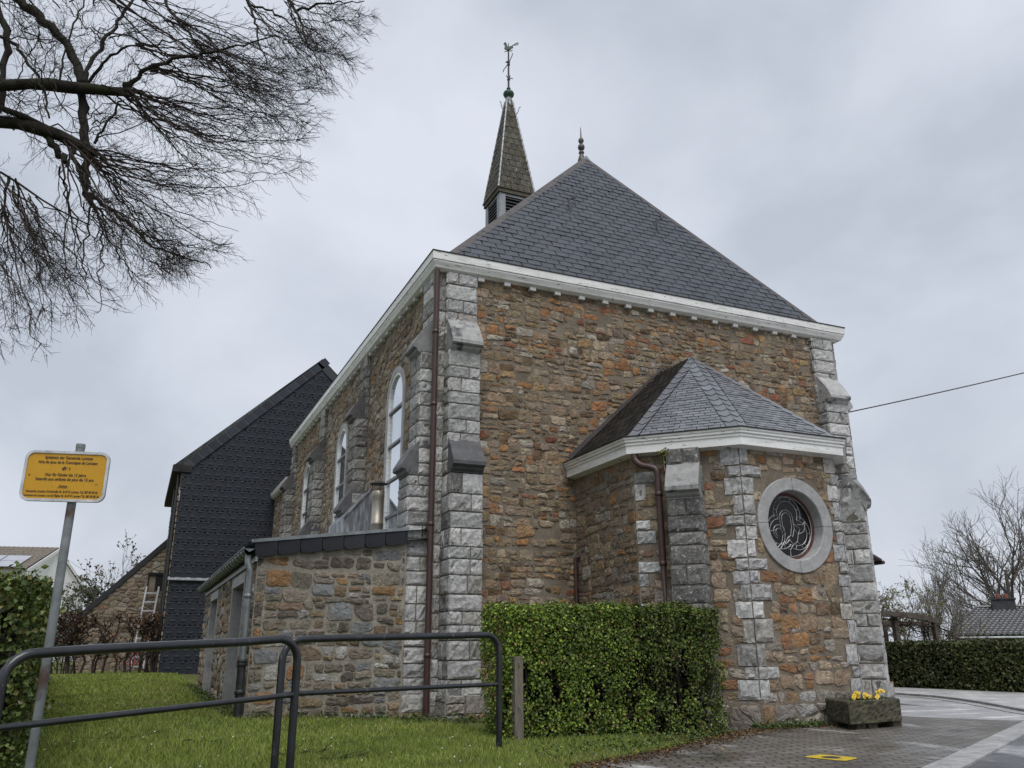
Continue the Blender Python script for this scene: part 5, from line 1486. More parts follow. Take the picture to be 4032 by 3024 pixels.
pb_ = MB(); pb_.poly([S3(p,.005) for p in o2]); plate = pb_.build('plate', yel, sg)
cl_ = MB(); cl_.box((-.05,-.03,-.02),(.05,.02,.02),axes=[SU,SN,(0,0,1)],org=(spx,spy,SC[2]+.1)); cl_.box((-.05,-.03,-.02),(.05,.02,.02),axes=[SU,SN,(0,0,1)],org=(spx,spy,SC[2]-.1)); 
inkm = material('black_ink',((.018,.014,.006),(.03,.022,.01)),rough=.5,mott=0)
def text(txt, x, y, wd, hgt, bold=.0):
    cu = bpy.data.curves.new('lettering','FONT'); cu.body = txt; cu.align_x = 'CENTER'; cu.align_y = 'CENTER'; cu.size = 1.0; cu.offset = .022
    o = bpy.data.objects.new('lettering', cu); col.objects.link(o)
    bpy.context.view_layer.update()
    w0 = max(o.dimensions[0], .01); sy = hgt/.72; sx = wd/w0
    me = bpy.data.meshes.new_from_object(o); bpy.data.objects.remove(o)
    q = np.array([v.co[:] for v in me.vertices]); 
    for v in me.vertices:
        p = S3((x+v.co[0]*sx, y+v.co[1]*sy), .0072); v.co = p
    me.materials.append(inkm)
    o = bpy.data.objects.new('lettering', me); col.objects.link(o); place(o, plate)
u_, v_ = PWd/1650, PHt/1040
tl = [('Spielplatz der Gemeinde Lontzen',1130,325,935,62),('Aire de jeux de la Commune de Lontzen',1113,425,1160,62),('N° 7',1088,565,140,62),
      ('Nur für Kinder bis 12 Jahre',1070,690,790,62),('Interdit aux enfants de plus de 12 ans',1055,785,1125,62),('Adresse :',1035,925,185,44),
      ('Gemeinde Lontzen, Kirchstraße 46  B-4710 Lontzen Tel. 087-89 80 56',1005,1045,1390,48),("Commune de Lontzen, rue de l'Eglise 46  B-4710 Lontzen Tél. 087-89 80 56",990,1130,1470,48)]
for t_, cx, cy, wd, hg in tl:
    y_ = (715-(cy-(cx-1063)*.038))          # undo the slope of the plate in the photo
    x_ = cx-1063+(cy-715)*.12
    text(t_, x_*u_*1.0, y_*v_*.97, wd*u_, hg*v_)
ul = MB(); yy_ = (715-962)*v_*.97; ul.poly([S3((-.075*PWd,yy_-.0015),.0072),S3((.045*PWd,yy_-.0015),.0072),S3((.045*PWd,yy_+.0015),.0072),S3((-.075*PWd,yy_+.0015),.0072)]); ul.build('underline', inkm, plate)

# ------------------------------------------------------------------ post beside the hedge
pp_ = MB(); z0 = float(T(-.06,-3.2)); pp_.prism([(-.10,-3.175,z0-.2),(.0,-3.175,z0-.2),(.0,-3.075,z0-.2),(-.10,-3.075,z0-.2)],[(-.098,-3.173,.86),(-.002,-3.173,.865),(-.002,-3.077,.865),(-.098,-3.077,.86)])
tag(pp_.build('wooden_post', wood_grey), 'weathered grey square wooden post in front of the clipped hedge', 'post')

# ------------------------------------------------------------------ stone trough with pansies
tr = thing('stone_trough', (4.74,-3.25,-.02), 'mossy stone trough on blocks in front of the round window', 'planter')
mossy = material('mossy_stone', ((.03,.03,.018),(.065,.058,.036),(.10,.088,.064)), scale=7, rough=.9, bump=1.0, bscale=24, mott=.45, mscale=22, spots=[(9,.56,.7,(.06,.07,.016)),(35,.66,.75,(.16,.15,.12))])
fl_, fr_, bl_ = np.array((4.10,-3.64)), np.array((5.09,-3.52)), np.array((4.38,-2.97)); br_ = fr_+bl_-fl_
def quadz(s, z): 
    c = (fl_+br_)/2; return [np.array([*(c+(p-c)*s),z]) for p in (fl_,fr_,br_,bl_)]
tbm = MB(); NZ = 8
def wallgrid(a, b, c, d, nu=22, nv=8, amp=.006):
    """rough stone face between four corners"""
    N_g = np.cross(b-a, d-a); N_g /= np.linalg.norm(N_g)
    us, vs = np.linspace(0,1,nu+1), np.linspace(0,1,nv+1)
    V = np.array([[(a*(1-u)+b*u)*(1-v)+(d*(1-u)+c*u)*v for u in us] for v in vs])
    e = np.minimum(np.minimum(us,1-us)[None,:]*nu, np.minimum(vs,1-vs)[:,None]*nv).clip(0,1)
    V = V+N_g*(rng.normal(0,amp,V.shape[:2])*e)[...,None]
    ii = np.arange((nu+1)*(nv+1)).reshape(nv+1,nu+1)
    tbm.add(V.reshape(-1,3), np.stack([ii[:-1,:-1],ii[:-1,1:],ii[1:,1:],ii[1:,:-1]],-1).reshape(-1,4))
bq, tq = quadz(.985,.055), quadz(1.0,.30); tq2 = quadz(.975,.315); iq = quadz(.82,.315); iq2 = quadz(.80,.26)
for k in range(4):
    j = (k+1)%4
    wallgrid(bq[k],bq[j],tq[j],tq[k]); wallgrid(tq[k],tq[j],tq2[j],tq2[k],22,1,.003); wallgrid(tq2[k],tq2[j],iq[j],iq[k],22,3,.004); tbm.poly([iq[k],iq[j],iq2[j],iq2[k]])
tbm.poly(bq[::-1]); tbm.build('basin', mossy, tr)
so = MB(); so.poly(iq2); so.build('soil', material('soil',((.012,.009,.006),(.03,.022,.015)),scale=20,bump=1,bscale=40), tr)
for (s, t, w_, d_) in ((.12,.8,.17,.13),(.20,.2,.16,.14),(.42,.2,.17,.14),(.88,.22,.17,.18),(.85,.8,.16,.13)):
    p = fl_+(fr_-fl_)*s+(bl_-fl_)*t; m2 = MB(); ax1 = (fr_-fl_)/np.hypot(*(fr_-fl_)); ax1 = np.array([*ax1,0]); ax2 = np.array([-ax1[1],ax1[0],0])
    m2.box((-w_/2,-d_/2,-.06),(w_/2,d_/2,.053),axes=[ax1,ax2,(0,0,1)],org=(p[0],p[1],0)); m2.build('support_block', mossy, tr)
petal = material('pansy_petal', attr=True, mott=.1, rough=.5)
FL = [(.24,.22,.365,'low yellow pansies at the left end of the mossy trough'),(.33,.24,.395,'large pair of yellow pansies with dark eyes, left of the middle of the trough'),(.43,.40,.405,'faded yellow pansy with a dark centre at the back of the trough'),
      (.54,.28,.38,'pale yellow pansies in the middle of the trough'),(.66,.35,.375,'yellow pansies between the middle and the tallest ones'),(.84,.45,.43,'tallest yellow pansies at the right end of the trough')]
for s, t, zz, lab in FL:
    zz -= .035
    p = fl_+(fr_-fl_)*s+(bl_-fl_)*t
    pr = thing('pansy', (p[0],p[1],.26), lab, 'flower', 'yellow pansies in the stone trough')
    lvm = MB(); C = np.array([p[0],p[1],.295])+rng.normal(0,1,(40,3))*[.045,.035,.018]; leaves(lvm, C, .035, leaf_tints(40,[(1,.04,.08,.015),(1,.025,.05,.01)])); lvm.build('leaves', leaf, pr)
    for k in range(5 if zz > .37 else 4):
        fc0 = np.array([p[0]+rng.normal(0,.032), p[1]+rng.normal(0,.022), zz+rng.normal(0,.018)])
        nrm = np.array([-.45+rng.normal(0,.25),-.8,.35+rng.normal(0,.2)]); nrm /= np.linalg.norm(nrm); uu = np.cross(nrm,(0,0,1)); uu /= np.linalg.norm(uu); vv = np.cross(uu,nrm)
        fm_ = MB()
        for ang, rr2, dd in ((90+38,.019,0),(90-38,.019,.001),(195,.018,.003),(-15,.018,.004),(270,.022,.005)):
            cx_, cy_ = .013*math.cos(R(ang)), .013*math.sin(R(ang))
            ring = [fc0+uu*(cx_+rr2*.8*math.cos(a))+vv*(cy_+rr2*.72*math.sin(a))+nrm*(dd-.004*abs(math.sin(2*a))) for a in np.arange(9)*2*math.pi/9]
            fm_.poly(ring, (.62,.40,.008) if rng.random() < .8 else (.60,.46,.05))
        fm_.poly([fc0+uu*(.007*math.cos(a))+vv*(.0065*math.sin(a)-.003)+nrm*.008 for a in np.arange(8)*2*math.pi/8], (.02,.006,.01))
        fo_ = fm_.build('bloom', petal, pr)
    stm = MB(); stm.tubes(np.array([(p[0],p[1],.25),(p[0]+.005,p[1],zz)]), np.array([.004,.003]), 4); stm.build('stem', leaf, pr)

# ------------------------------------------------------------------ bare tree overhanging from the left
ZX = 1/1.185
tree = thing('bare_tree', (-8.2,-2.2,float(T(-8.2,-2.2))), 'big bare lime tree whose dark limbs and fine twigs hang in from the upper left', 'tree')
trunk = MB()
TP = [(-8.2,-2.2,-.1),(-8.15,-2.2,1.5),(-8.05,-2.25,3.2),(-8.0,-2.3,5.0),(-8.0,-2.4,7.0),(-7.8,-2.6,9.0)]
trunk.tubes(np.array(TP), np.array([.46,.38,.35,.33,.25,.16]), 16)
trunk.build('trunk', bark, tree, smooth=True)
limb = MB()
def zp3(x, y, d): return at(x*ZX, y*ZX, d)
def wig(P, n, amp):
    P = np.array(P,float); s = np.concatenate([[0],np.cumsum(np.linalg.norm(np.diff(P,axis=0),axis=1))]); t = np.linspace(0,s[-1],n)
    Q = np.stack([np.interp(t,s,P[:,i]) for i in range(3)],1)
    for _ in range(2): Q[1:-1] = (Q[:-2]+2*Q[1:-1]+Q[2:])/4
    Q[1:-1] += rng.normal(0,amp,(n-2,3)); return Q
def add_limb(pts, w0, w1, d0, d1, start=None, n=14, lumpy=.08, amp=.012):
    ds = np.linspace(d0,d1,len(pts)); P = [zp3(x,y,d) for (x,y),d in zip(pts,ds)]
    if start is not None: P = [np.array(start)]+P
    Q = wig(P,n,amp); px = 1/1.185/3246*9.5/2
    w = np.linspace(w0,w1,n)*px*1.05*(1+rng.normal(0,lumpy,n))
    if start is not None: w[0] *= 1.2
    limb.tubes(Q, w, 9); return Q
LIMBS = [
 ([(-60,395),(60,385),(200,392),(400,412),(520,418),(605,430)],52,46,9.4,9.2,(-7.95,-2.35,6.0)),
 ([(-60,555),(60,570),(150,585),(250,622),(350,662),(420,705)],44,56,9.6,9.3,(-8.0,-2.3,5.2)),
 ([(-40,455),(60,500),(140,545),(220,600)],26,30,9.4,9.5,(-8,-2.3,5.4)),
 ([(40,-40),(80,0),(170,70),(260,140),(335,240),(375,350),(382,450),(388,560),(392,690)],40,38,9.8,9.3,None),
 ([(200,600),(240,660),(275,715),(305,755)],34,24,9.5,9.3,None),
 ([(415,700),(405,770),(395,840),(405,920)],34,20,9.3,9.2,None),
 ([(340,670),(350,740),(380,830),(395,900)],24,16,9.3,9.2,None),
 ([(-20,20),(25,120),(35,230),(15,330),(15,420),(-10,520)],30,26,9.9,9.6,None),
 ([(0,170),(40,180),(90,230),(150,310),(190,390),(215,470),(230,550)],16,8,9.8,9.0,None),
 ([(-60,770),(0,792),(70,850),(130,900),(190,930),(300,985),(420,1050)],20,5,9.4,8.8,(-8,-2.3,4.6)),
 ([(40,820),(30,900),(15,1000),(10,1100)],12,5,9.3,9.2,None),
 ([(405,915),(440,950),(470,985),(490,1010),(470,1060),(440,1120)],12,4,9.2,8.9,None),
 ([(420,905),(500,975),(570,1020),(620,1055),(650,1090),(715,1155),(820,1185),(900,1212),(950,1212),(985,1252)],17,4,9.2,8.8,None),
 ([(440,890),(415,980),(400,1100),(385,1230),(400,1330),(415,1400)],10,3,9.2,8.9,None),
 ([(1120,-60),(1145,0),(1165,22),(1188,80),(1195,150),(1215,220),(1245,300)],16,5,9.0,8.6,None),
 ([(1165,22),(1230,35),(1300,70),(1370,110),(1430,180),(1470,270),(1500,330)],10,4,9.0,8.6,None),
 ([(1320,-40),(1345,0),(1385,60),(1425,160),(1440,220)],18,6,9.0,8.7,None),
 ([(1385,50),(1470,25),(1570,10),(1700,5)],14,4,9.0,8.6,None),
 ([(760,-40),(790,60),(850,110),(900,190),(950,270),(990,330)],16,5,9.3,8.9,None),
 ([(395,385),(420,300),(460,230),(520,140),(600,20),(640,-40)],18,14,9.3,9.8,None),
 ([(410,390),(480,300),(560,230),(640,212),(730,212)],16,6,9.3,8.8,None),
 ([(600,410),(640,360),(700,310),(820,280),(930,250),(1080,225),(1180,200),(1290,165)],22,5,9.2,8.6,None),
 ([(280,370),(295,270),(320,180),(350,90),(420,-20)],10,7,9.4,9.8,None),
 ([(440,670),(480,600),(530,520),(580,470)],12,8,9.3,9.2,None),
]
LP = []
for (pts,w0,w1,d0,d1,st) in LIMBS: LP.append(add_limb(pts,w0,w1,d0,d1,st,n=max(12,3*len(pts))))
for (x,y,d,w) in ((600,430,9.2,34),(590,400,9.2,26),(412,712,9.3,44),(395,690,9.3,40),(300,752,9.3,18),(385,385,9.3,30)):
    p = zp3(x,y,d); rr2 = w/1.185/3246*9.3
    limb.lathe([(.0,-rr2*.8),(rr2*.6,-rr2*.6),(rr2*.8,0),(rr2*.6,rr2*.6),(0,rr2*.8)], tuple(p), 8, axis=tuple(rng.normal(0,1,3)))
limb.build('limbs', bark, tree, smooth=True)
ENV = [(1800,60),(1760,180),(1700,230),(1680,360),(1600,420),(1520,490),(1530,600),(1490,690),(1450,790),(1380,840),(1240,930),(1170,1030),(1120,1150),(1010,1240),(900,1270),(770,1320),(720,1370),(560,1410),(500,1470),(400,1490),(290,1340),(240,1470),(180,1530),(150,1640),(60,1620),(-20,1650)]
def env(a): 
    i = int(a); f_ = a-i; p, q = ENV[min(i,25)], ENV[min(i+1,25)]; return np.array([p[0]+(q[0]-p[0])*f_, p[1]+(q[1]-p[1])*f_])
FANS = [((600,425),5,11,46,.10),((500,420),4,9,14,.06),((412,710),8.5,15,46,.10),((300,640),10,16,16,.10),((402,915),13,19,22,.08),((650,1090),12,16,10,.05),((800,1180),12.5,15,8,.03),
        ((1165,25),1,6,14,.06),((1190,120),2,5.5,10,.06),((1345,0),0,4.5,16,.06),((1390,70),0,3.5,14,.06),((1480,20),-.0,1.5,8,.02),((800,60),2.5,7,14,.06),((900,190),3.5,8,16,.08),((960,280),4.5,8.5,12,.06),
        ((470,-40),3,9,16,.05),((620,-30),2,7,12,.05),((720,320),4.5,8,14,.02),((640,210),3.5,7,14,-.04),
        ((70,850),17,24,15,.06),((20,960),20,25,12,.05),((-60,880),18.5,25,14,.04),((150,920),16,21,10,.06),((-60,1050),22,25.9,10,.05),((-80,640),17,23,9,.06),((300,755),14,20,14,.08)]
SH = []
for (src,a0,a1,n_s,bow) in FANS:
    for k in range(int(n_s*.52)):
        tgt = env(rng.uniform(a0,a1)); s0 = np.array(src,float)+rng.normal(0,16,2)
        f_ = rng.uniform(.55,1.02)**.8; tgt = s0+(tgt-s0)*f_; Lp = np.hypot(*(tgt-s0))
        mid = (s0+tgt)/2+np.array([-.03,1])*bow*Lp*rng.uniform(.0,1.5)+rng.normal(0,.07*Lp,2)
        d0 = rng.uniform(9.0,9.6); d1 = d0+rng.uniform(-1.8,1.3)
        t = np.linspace(0,1,16)[:,None]
        q = (1-t)**2*s0+2*t*(1-t)*mid+t*t*tgt; dd = d0+(d1-d0)*t[:,0]
        SH.append(([zp3(x,y,d) for (x,y),d in zip(q,dd)], rng.uniform(.0045,.0105)*(1.2 if Lp > 500 else .85)))
# loose shoots crossing the upper left corner
for k in range(60):
    s0 = np.array([rng.uniform(-120,640), rng.uniform(-60,700)]); a = rng.uniform(-2.4,1.2); Lp = rng.uniform(180,520)
    tgt = s0+Lp*np.array([math.cos(a),math.sin(a)]); mid = (s0+tgt)/2+rng.normal(0,.08*Lp,2); d0 = rng.uniform(8.6,10.2); d1 = d0+rng.uniform(-1.2,1.4)
    t = np.linspace(0,1,16)[:,None]; q = (1-t)**2*s0+2*t*(1-t)*mid+t*t*tgt; dd = d0+(d1-d0)*t[:,0]
    SH.append(([zp3(x,y,d) for (x,y),d in zip(q,dd)], rng.uniform(.005,.010)))
SP = np.array([s[0] for s in SH]); SR = np.array([s[1] for s in SH])
SP[:,1:] += rng.normal(0,.013,SP[:,1:].shape)+np.cumsum(rng.normal(0,.016,SP[:,1:].shape),1)
tw = MB()
tw.tubes(SP, SR[:,None]*np.linspace(1,.22,16)[None,:]**.9, 5)
def side_twigs(P, per, l0, l1, r0, r1, npt, t0=.2, ang=(.45,.9)):
    S, n, _ = P.shape
    si = np.repeat(np.arange(S), per); t = rng.uniform(t0,1,len(si))*(n-1.001); i0 = t.astype(int); f_ = (t-i0)[:,None]
    A = P[si,i0]*(1-f_)+P[si,i0+1]*f_; tg = P[si,i0+1]-P[si,i0]; tg /= np.linalg.norm(tg,axis=1,keepdims=True)+1e-9
    pr = np.cross(tg, rng.normal(0,1,tg.shape)); pr /= np.linalg.norm(pr,axis=1,keepdims=True)
    an = rng.uniform(*ang,len(si))[:,None]; d = tg*np.cos(an)+pr*np.sin(an)
    L = rng.uniform(l0,l1,len(si))*(1.15-.6*t/(n-1)); k = np.linspace(0,1,npt)
    Q = A[:,None,:]+d[:,None,:]*(L[:,None]*k[None,:])[...,None]+tg[:,None,:]*(L[:,None]*.18*k[None,:]**2)[...,None]
    Q[:,1:] += rng.normal(0,.012,Q[:,1:].shape)*L[:,None,None]*2
    tw.tubes(Q, np.linspace(r0,r1,npt)[None,:]*rng.uniform(.7,1.3,(len(si),1)), 3)
    return Q
Q1 = side_twigs(SP, 15, .14, .50, .0030, .0015, 6, ang=(.4,1.05))
Q2 = side_twigs(Q1, 4, .05, .18, .0018, .0011, 4, t0=.15, ang=(.5,1.1))
tw.build('twigs', twigm, tree)
print('shoots', len(SP), 'twigs', len(Q1), len(Q2))

# ------------------------------------------------------------------ generic small trees
def grow(base, h, seed, levels=4, spread=.5, k=(6,6,5,4), r0=.09, lean=(0,0), up=.35, first=.3, ratio=.62):
    r1 = np.random.default_rng(seed); lv = [[] for _ in range(levels+1)]
    def rec(p, d, L, r_, l):
        n = 6; pts = [p]; dd = d.copy()
        for i in range(n-1):
            dd = dd+r1.normal(0,.05+.035*l,3)+np.array([0,0,up*.16]); dd /= np.linalg.norm(dd); pts.append(pts[-1]+dd*L/(n-1))
        pts = np.array(pts); lv[l].append((pts, r_))
        if l == levels: return
        nk = k[l]
        for j in range(nk):
            t = first+(1-first)*(j+r1.uniform(.2,.8))/nk if l == 0 else r1.uniform(.25,1)
            i0 = min(int(t*(n-1)),n-2); q = pts[i0]+(pts[i0+1]-pts[i0])*(t*(n-1)-i0)
            tg = pts[i0+1]-pts[i0]; tg /= np.linalg.norm(tg); pr = np.cross(tg,r1.normal(0,1,3)); pr /= np.linalg.norm(pr)
            a = r1.uniform(.6,1.3)*spread*1.3; nd = tg*math.cos(a)+pr*math.sin(a)
            rec(q, nd, L*ratio*r1.uniform(.75,1.15)*(1.15-.45*t if l == 0 else 1), r_*(.62-.2*t), l+1)
    d0 = np.array([lean[0],lean[1],1.0]); rec(np.array(base,float), d0/np.linalg.norm(d0), h*.72, r0, 0)
    return lv
def make_tree(name, label, cat, base, h, seed, mt, group=None, leafn=0, leafsize=.05, lpal=None, minr=.004, **kw):
    root = thing(name, tuple(base), label, cat, group)
    lv = grow(base, h, seed, **kw)
    a, b = MB(), MB()
    for l, L_ in enumerate(lv):
        if not L_: continue
        P = np.array([q[0] for q in L_]); r_ = np.array([q[1] for q in L_])
        (a if l == 0 else b).tubes(P, np.maximum(r_[:,None]*np.linspace(1,.45,6)[None,:], minr), 7 if l == 0 else (5 if l == 1 else 3))
    a.build('trunk', mt, root); b.build('crown', mt, root)
    if leafn:
        P = np.array([q[0] for q in lv[-1]]).reshape(-1,6,3)[:,2:].reshape(-1,3)
        P = P[rng.integers(0,len(P),leafn)]+rng.normal(0,.03,(leafn,3)); lm_ = MB(); leaves(lm_, P, leafsize, leaf_tints(leafn,lpal)); lm_.build('leaves', leaf, root)
    return root
def ground_at(px, py, d, z): p = at(px,py,d); return (p[0],p[1],z)
TG = 'trees beyond the right hedge'
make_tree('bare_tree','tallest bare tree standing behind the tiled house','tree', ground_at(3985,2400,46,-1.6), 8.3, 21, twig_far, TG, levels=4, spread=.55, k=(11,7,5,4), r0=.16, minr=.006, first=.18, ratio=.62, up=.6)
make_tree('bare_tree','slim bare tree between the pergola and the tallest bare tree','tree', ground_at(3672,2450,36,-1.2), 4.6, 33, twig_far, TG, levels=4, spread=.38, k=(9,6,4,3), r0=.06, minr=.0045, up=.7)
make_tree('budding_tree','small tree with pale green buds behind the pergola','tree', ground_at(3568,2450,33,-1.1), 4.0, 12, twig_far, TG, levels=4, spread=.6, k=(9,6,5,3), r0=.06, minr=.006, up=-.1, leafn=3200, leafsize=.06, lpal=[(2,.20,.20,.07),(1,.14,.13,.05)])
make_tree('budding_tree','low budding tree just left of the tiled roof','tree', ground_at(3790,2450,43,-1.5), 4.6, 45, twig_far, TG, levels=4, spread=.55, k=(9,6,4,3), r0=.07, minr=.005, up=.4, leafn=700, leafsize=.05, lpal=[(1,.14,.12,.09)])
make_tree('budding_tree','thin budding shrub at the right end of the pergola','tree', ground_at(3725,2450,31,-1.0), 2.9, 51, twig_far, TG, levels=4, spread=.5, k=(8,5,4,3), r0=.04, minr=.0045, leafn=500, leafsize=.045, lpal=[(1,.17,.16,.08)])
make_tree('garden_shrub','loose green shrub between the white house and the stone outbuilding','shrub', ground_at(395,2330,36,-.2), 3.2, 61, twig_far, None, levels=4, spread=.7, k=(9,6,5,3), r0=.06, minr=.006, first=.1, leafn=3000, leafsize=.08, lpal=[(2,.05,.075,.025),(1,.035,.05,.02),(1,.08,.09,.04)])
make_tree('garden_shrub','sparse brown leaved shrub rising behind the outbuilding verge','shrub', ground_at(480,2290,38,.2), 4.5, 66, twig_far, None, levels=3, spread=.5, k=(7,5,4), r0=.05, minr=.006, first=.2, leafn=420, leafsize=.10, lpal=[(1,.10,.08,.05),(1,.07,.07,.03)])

# ------------------------------------------------------------------ beech hedge with last year's leaves
bh = thing('beech_hedge', (-4.7,17.4,.3), 'thin leafless beech hedge with a few brown leaves beside the slate building', 'hedge')
nb_ = 30; xb = np.sort(rng.uniform(-6.5,-3.15,nb_)); yb_ = 17.5+rng.normal(0,.08,nb_)
st_ = np.stack([np.stack([xb+rng.normal(0,.05*k,nb_), yb_+rng.normal(0,.05,nb_), T(xb,yb_)-.05+k*.45*rng.uniform(.85,1.02,nb_)],1) for k in range(5)],1)
bsm = MB(); bsm.tubes(st_, np.tile(np.linspace(.035,.014,5),(nb_,1))*rng.uniform(.6,1.2,(nb_,1)), 5)
tw = bsm
q1 = side_twigs(st_, 20, .15, .55, .008, .004, 5, t0=.22, ang=(.5,1.2)); q2 = side_twigs(q1, 5, .08, .3, .005, .003, 4, t0=.2)
bsm.build('stems', twigm, bh)
q = q2.reshape(-1,3); q = q[(q[:,2] < 2.05) & (q[:,2] > .5)]; q = q[rng.random(len(q)) < np.clip((q[:,2]-.3)/1.6,.03,1)**2]; q = q[rng.integers(0,len(q),2600)]
blm = MB(); leaves(blm, q, .065, leaf_tints(len(q),[(3,.10,.05,.022),(1,.16,.08,.03),(2,.065,.038,.022)])); blm.build('dead_leaves', leaf, bh)
# bicycle leaning behind the hedge end
bk_ = thing('bicycle', (-3.75,18.3,.25), 'small pink and white bicycle leaning behind the beech hedge', 'bicycle')
bo = np.array((-4.0,18.3,.27)); bx = np.array((.9,-.4,0)); bx /= np.linalg.norm(bx)
for off_ in (0,.72):
    wmb = MB(); t = np.linspace(0,2*math.pi,25); q = np.array([bo+bx*(off_+.22*math.cos(a))+np.array((0,0,.22+.22*math.sin(a))) for a in t]); wmb.tubes(q, np.full(25,.018), 5); wmb.build('wheel', blackpipe, bk_)
fm_ = MB(); pk = material('pink_paint',((.55,.10,.16),(.62,.16,.22)),rough=.4); wp = lambda a,b: bo+bx*a+np.array((0,0,b))
for L in ([(0,.22),(.2,.5)],[(.2,.5),(.56,.56)],[(.3,.22),(.2,.55)],[(.3,.22),(.56,.50)],[(0,.22),(.3,.22)]): fm_.tubes(np.array([wp(*p) for p in L]), np.array([.018,.018]), 6)
fm_.build('frame', pk, bk_)
fk = MB(); fk.tubes(np.array([wp(.72,.22),wp(.56,.62)]), np.array([.022,.022]), 6); fk.tubes(np.array([wp(.56,.66)+np.array((.1,.2,0)),wp(.56,.66)-np.array((.1,.2,0))]), np.array([.015,.015]), 5); fk.build('fork', white, bk_)
sdm = MB(); sdm.box((.08,-.06,.55),(.30,.06,.60),axes=[bx,(-bx[1],bx[0],0),(0,0,1)],org=tuple(bo)); sdm.build('saddle', pk, bk_)

# ------------------------------------------------------------------ pergola and cable at the right
pg_ = thing('pergola', tuple(ground_at(3560,2550,25,-.9)), 'dark wooden pergola overgrown with bare vines behind the long hedge', 'pergola')
def beam(a, b, w, h, mt=wood_dark, name='beam'):
    a, b = np.array(a,float), np.array(b,float); d = (b-a)/np.linalg.norm(b-a); s = np.cross(d,(0,0,1.)); s = s/np.linalg.norm(s) if np.linalg.norm(s) > .1 else np.array((1.,0,0)); u = np.cross(s,d)
    mb = MB(); mb.prism([a+s*i*w/2+u*j*h/2 for i,j in ((-1,-1),(1,-1),(1,1),(-1,1))],[b+s*i*w/2+u*j*h/2 for i,j in ((-1,-1),(1,-1),(1,1),(-1,1))]); mb.build(name, mt, pg_)
b1, b2, b3 = at(3400,2412,24.0), at(3582,2423,25.2), at(3702,2448,26.2)
beam(b1,b2,.12,.14); beam(b2,b3,.12,.14)
c1, c2 = at(3420,2453,25.0), at(3670,2458,26.8); beam(c1,c2,.10,.12)
for p, q in ((at(3520,2430,24.9),None),(at(3678,2452,26.0),None),(at(3478,2455,25.2),None)):
    beam((p[0],p[1],-1.2),(p[0],p[1],p[2]+.02),.12,.12,name='post')
vn = MB(); vp0 = []
for k in range(16):
    t = rng.uniform(0,1); a = b1+(b3-b1)*t+rng.normal(0,.12,3)*[1,1,.5]-[0,0,.1]; L = rng.uniform(.4,1.2); dr = (b3-b1)/np.linalg.norm(b3-b1)*rng.choice([-1,1])
    vp0.append([a+dr*L*f_+np.array((0,0,-.35*f_*f_*L))+rng.normal(0,.05,3) for f_ in np.linspace(0,1,6)])
for (px0,py0,px1,py1) in ((3640,2455,3665,2545),(3650,2455,3690,2545),(3530,2470,3540,2545),(3470,2470,3480,2545)):
    for _ in range(3):
        a, b = at(px0,py0,26), at(px1,py1,26.2); b[2] -= 1.0; vp0.append([a+(b-a)*f_+rng.normal(0,.05,3) for f_ in np.linspace(0,1,6)])
vp0 = np.array(vp0); vn.tubes(vp0, np.tile(np.linspace(.02,.009,6),(len(vp0),1)), 4); tw = vn; side_twigs(vp0, 6, .15, .5, .006, .004, 4); vn.build('vines', twigm, pg_)
cb_ = MB(); a, b = np.array((8.93,.30,5.50)), at(4032,1440,22.); e_ = a+(b-a)*4.0
cb_.tubes(np.array([a+(e_-a)*t+np.array((0,0,-.9*4*t*(1-t)*.25)) for t in np.linspace(0,1,24)]), np.full(24,.013), 5); tag(cb_.build('overhead_cable', ironmat), 'thin dark overhead cable running from the church to the right', 'cable')

# ------------------------------------------------------------------ lawn, weeds, litter, fallen twigs
def edge_y(x): return np.interp(x,[-2.9,-.36,.88,2.43,3.3],[-6.35,-4.98,-4.37,-3.43,-2.9])
def in_lawn(x, y):
    ok = (x > -6.9) & (x < 3.0) & (y > edge_y(x)+.05)
    ok &= ~((x > -2.53) & (y > -.02)); ok &= ~((x > -.5) & (y > -.52)); ok &= y < 17.25
    ok &= ~((x > 2.2) & (y > -3.2)); ok &= x > (-4.55-.085*(y+4.6))
    ok &= ~((x > .05) & (y > -3.1))
    return ok
gr = MB()
X, Y, n_t = [], [], 0
for (x0,x1,y0,y1,n_) in ((-5,1.5,-6.3,-2.5,150000),(-6.2,.2,-2.5,3,70000),(-6.8,-2.4,3,17.3,60000)):
    x = rng.uniform(x0,x1,n_); y = rng.uniform(y0,y1,n_); k = in_lawn(x,y); X.append(x[k]); Y.append(y[k])
X = np.concatenate(X); Y = np.concatenate(Y); n_ = len(X); Z = T(X,Y)
dist = np.hypot(X-CAM[0],Y-CAM[1])
pt = lump(np.stack([X,Y,0*X],1),1.6,4); pt2 = lump(np.stack([X,Y,0*X],1),6,14)
h_ = rng.uniform(.018,.05,n_)*(1+.3*pt)*(1+dist*.012); w_ = .0023*np.maximum(dist/6,1)**1.0*rng.uniform(.7,1.4,n_); az_ = rng.uniform(0,6.28,n_); ln = rng.normal(0,.5,(n_,2))*h_[:,None]
V = np.stack([np.stack([X-w_*np.cos(az_),Y-w_*np.sin(az_),Z-.004],1),np.stack([X+w_*np.cos(az_),Y+w_*np.sin(az_),Z-.004],1),np.stack([X+ln[:,0],Y+ln[:,1],Z+h_],1)],1).reshape(-1,3)
gt_ = leaf_tints(n_,[(40,.165,.225,.036),(25,.20,.25,.045),(18,.11,.16,.027),(12,.24,.22,.08)])
dry = np.clip((pt2*.6+pt*.7-.25),0,1)[:,None]*rng.random((n_,1)); gt_ = gt_*(1-dry)+np.array([.15,.115,.055])*dry; gt_ = gt_*(1+.22*pt2+.15*pt)[:,None]; gt_ = np.clip(gt_,.01,.5)
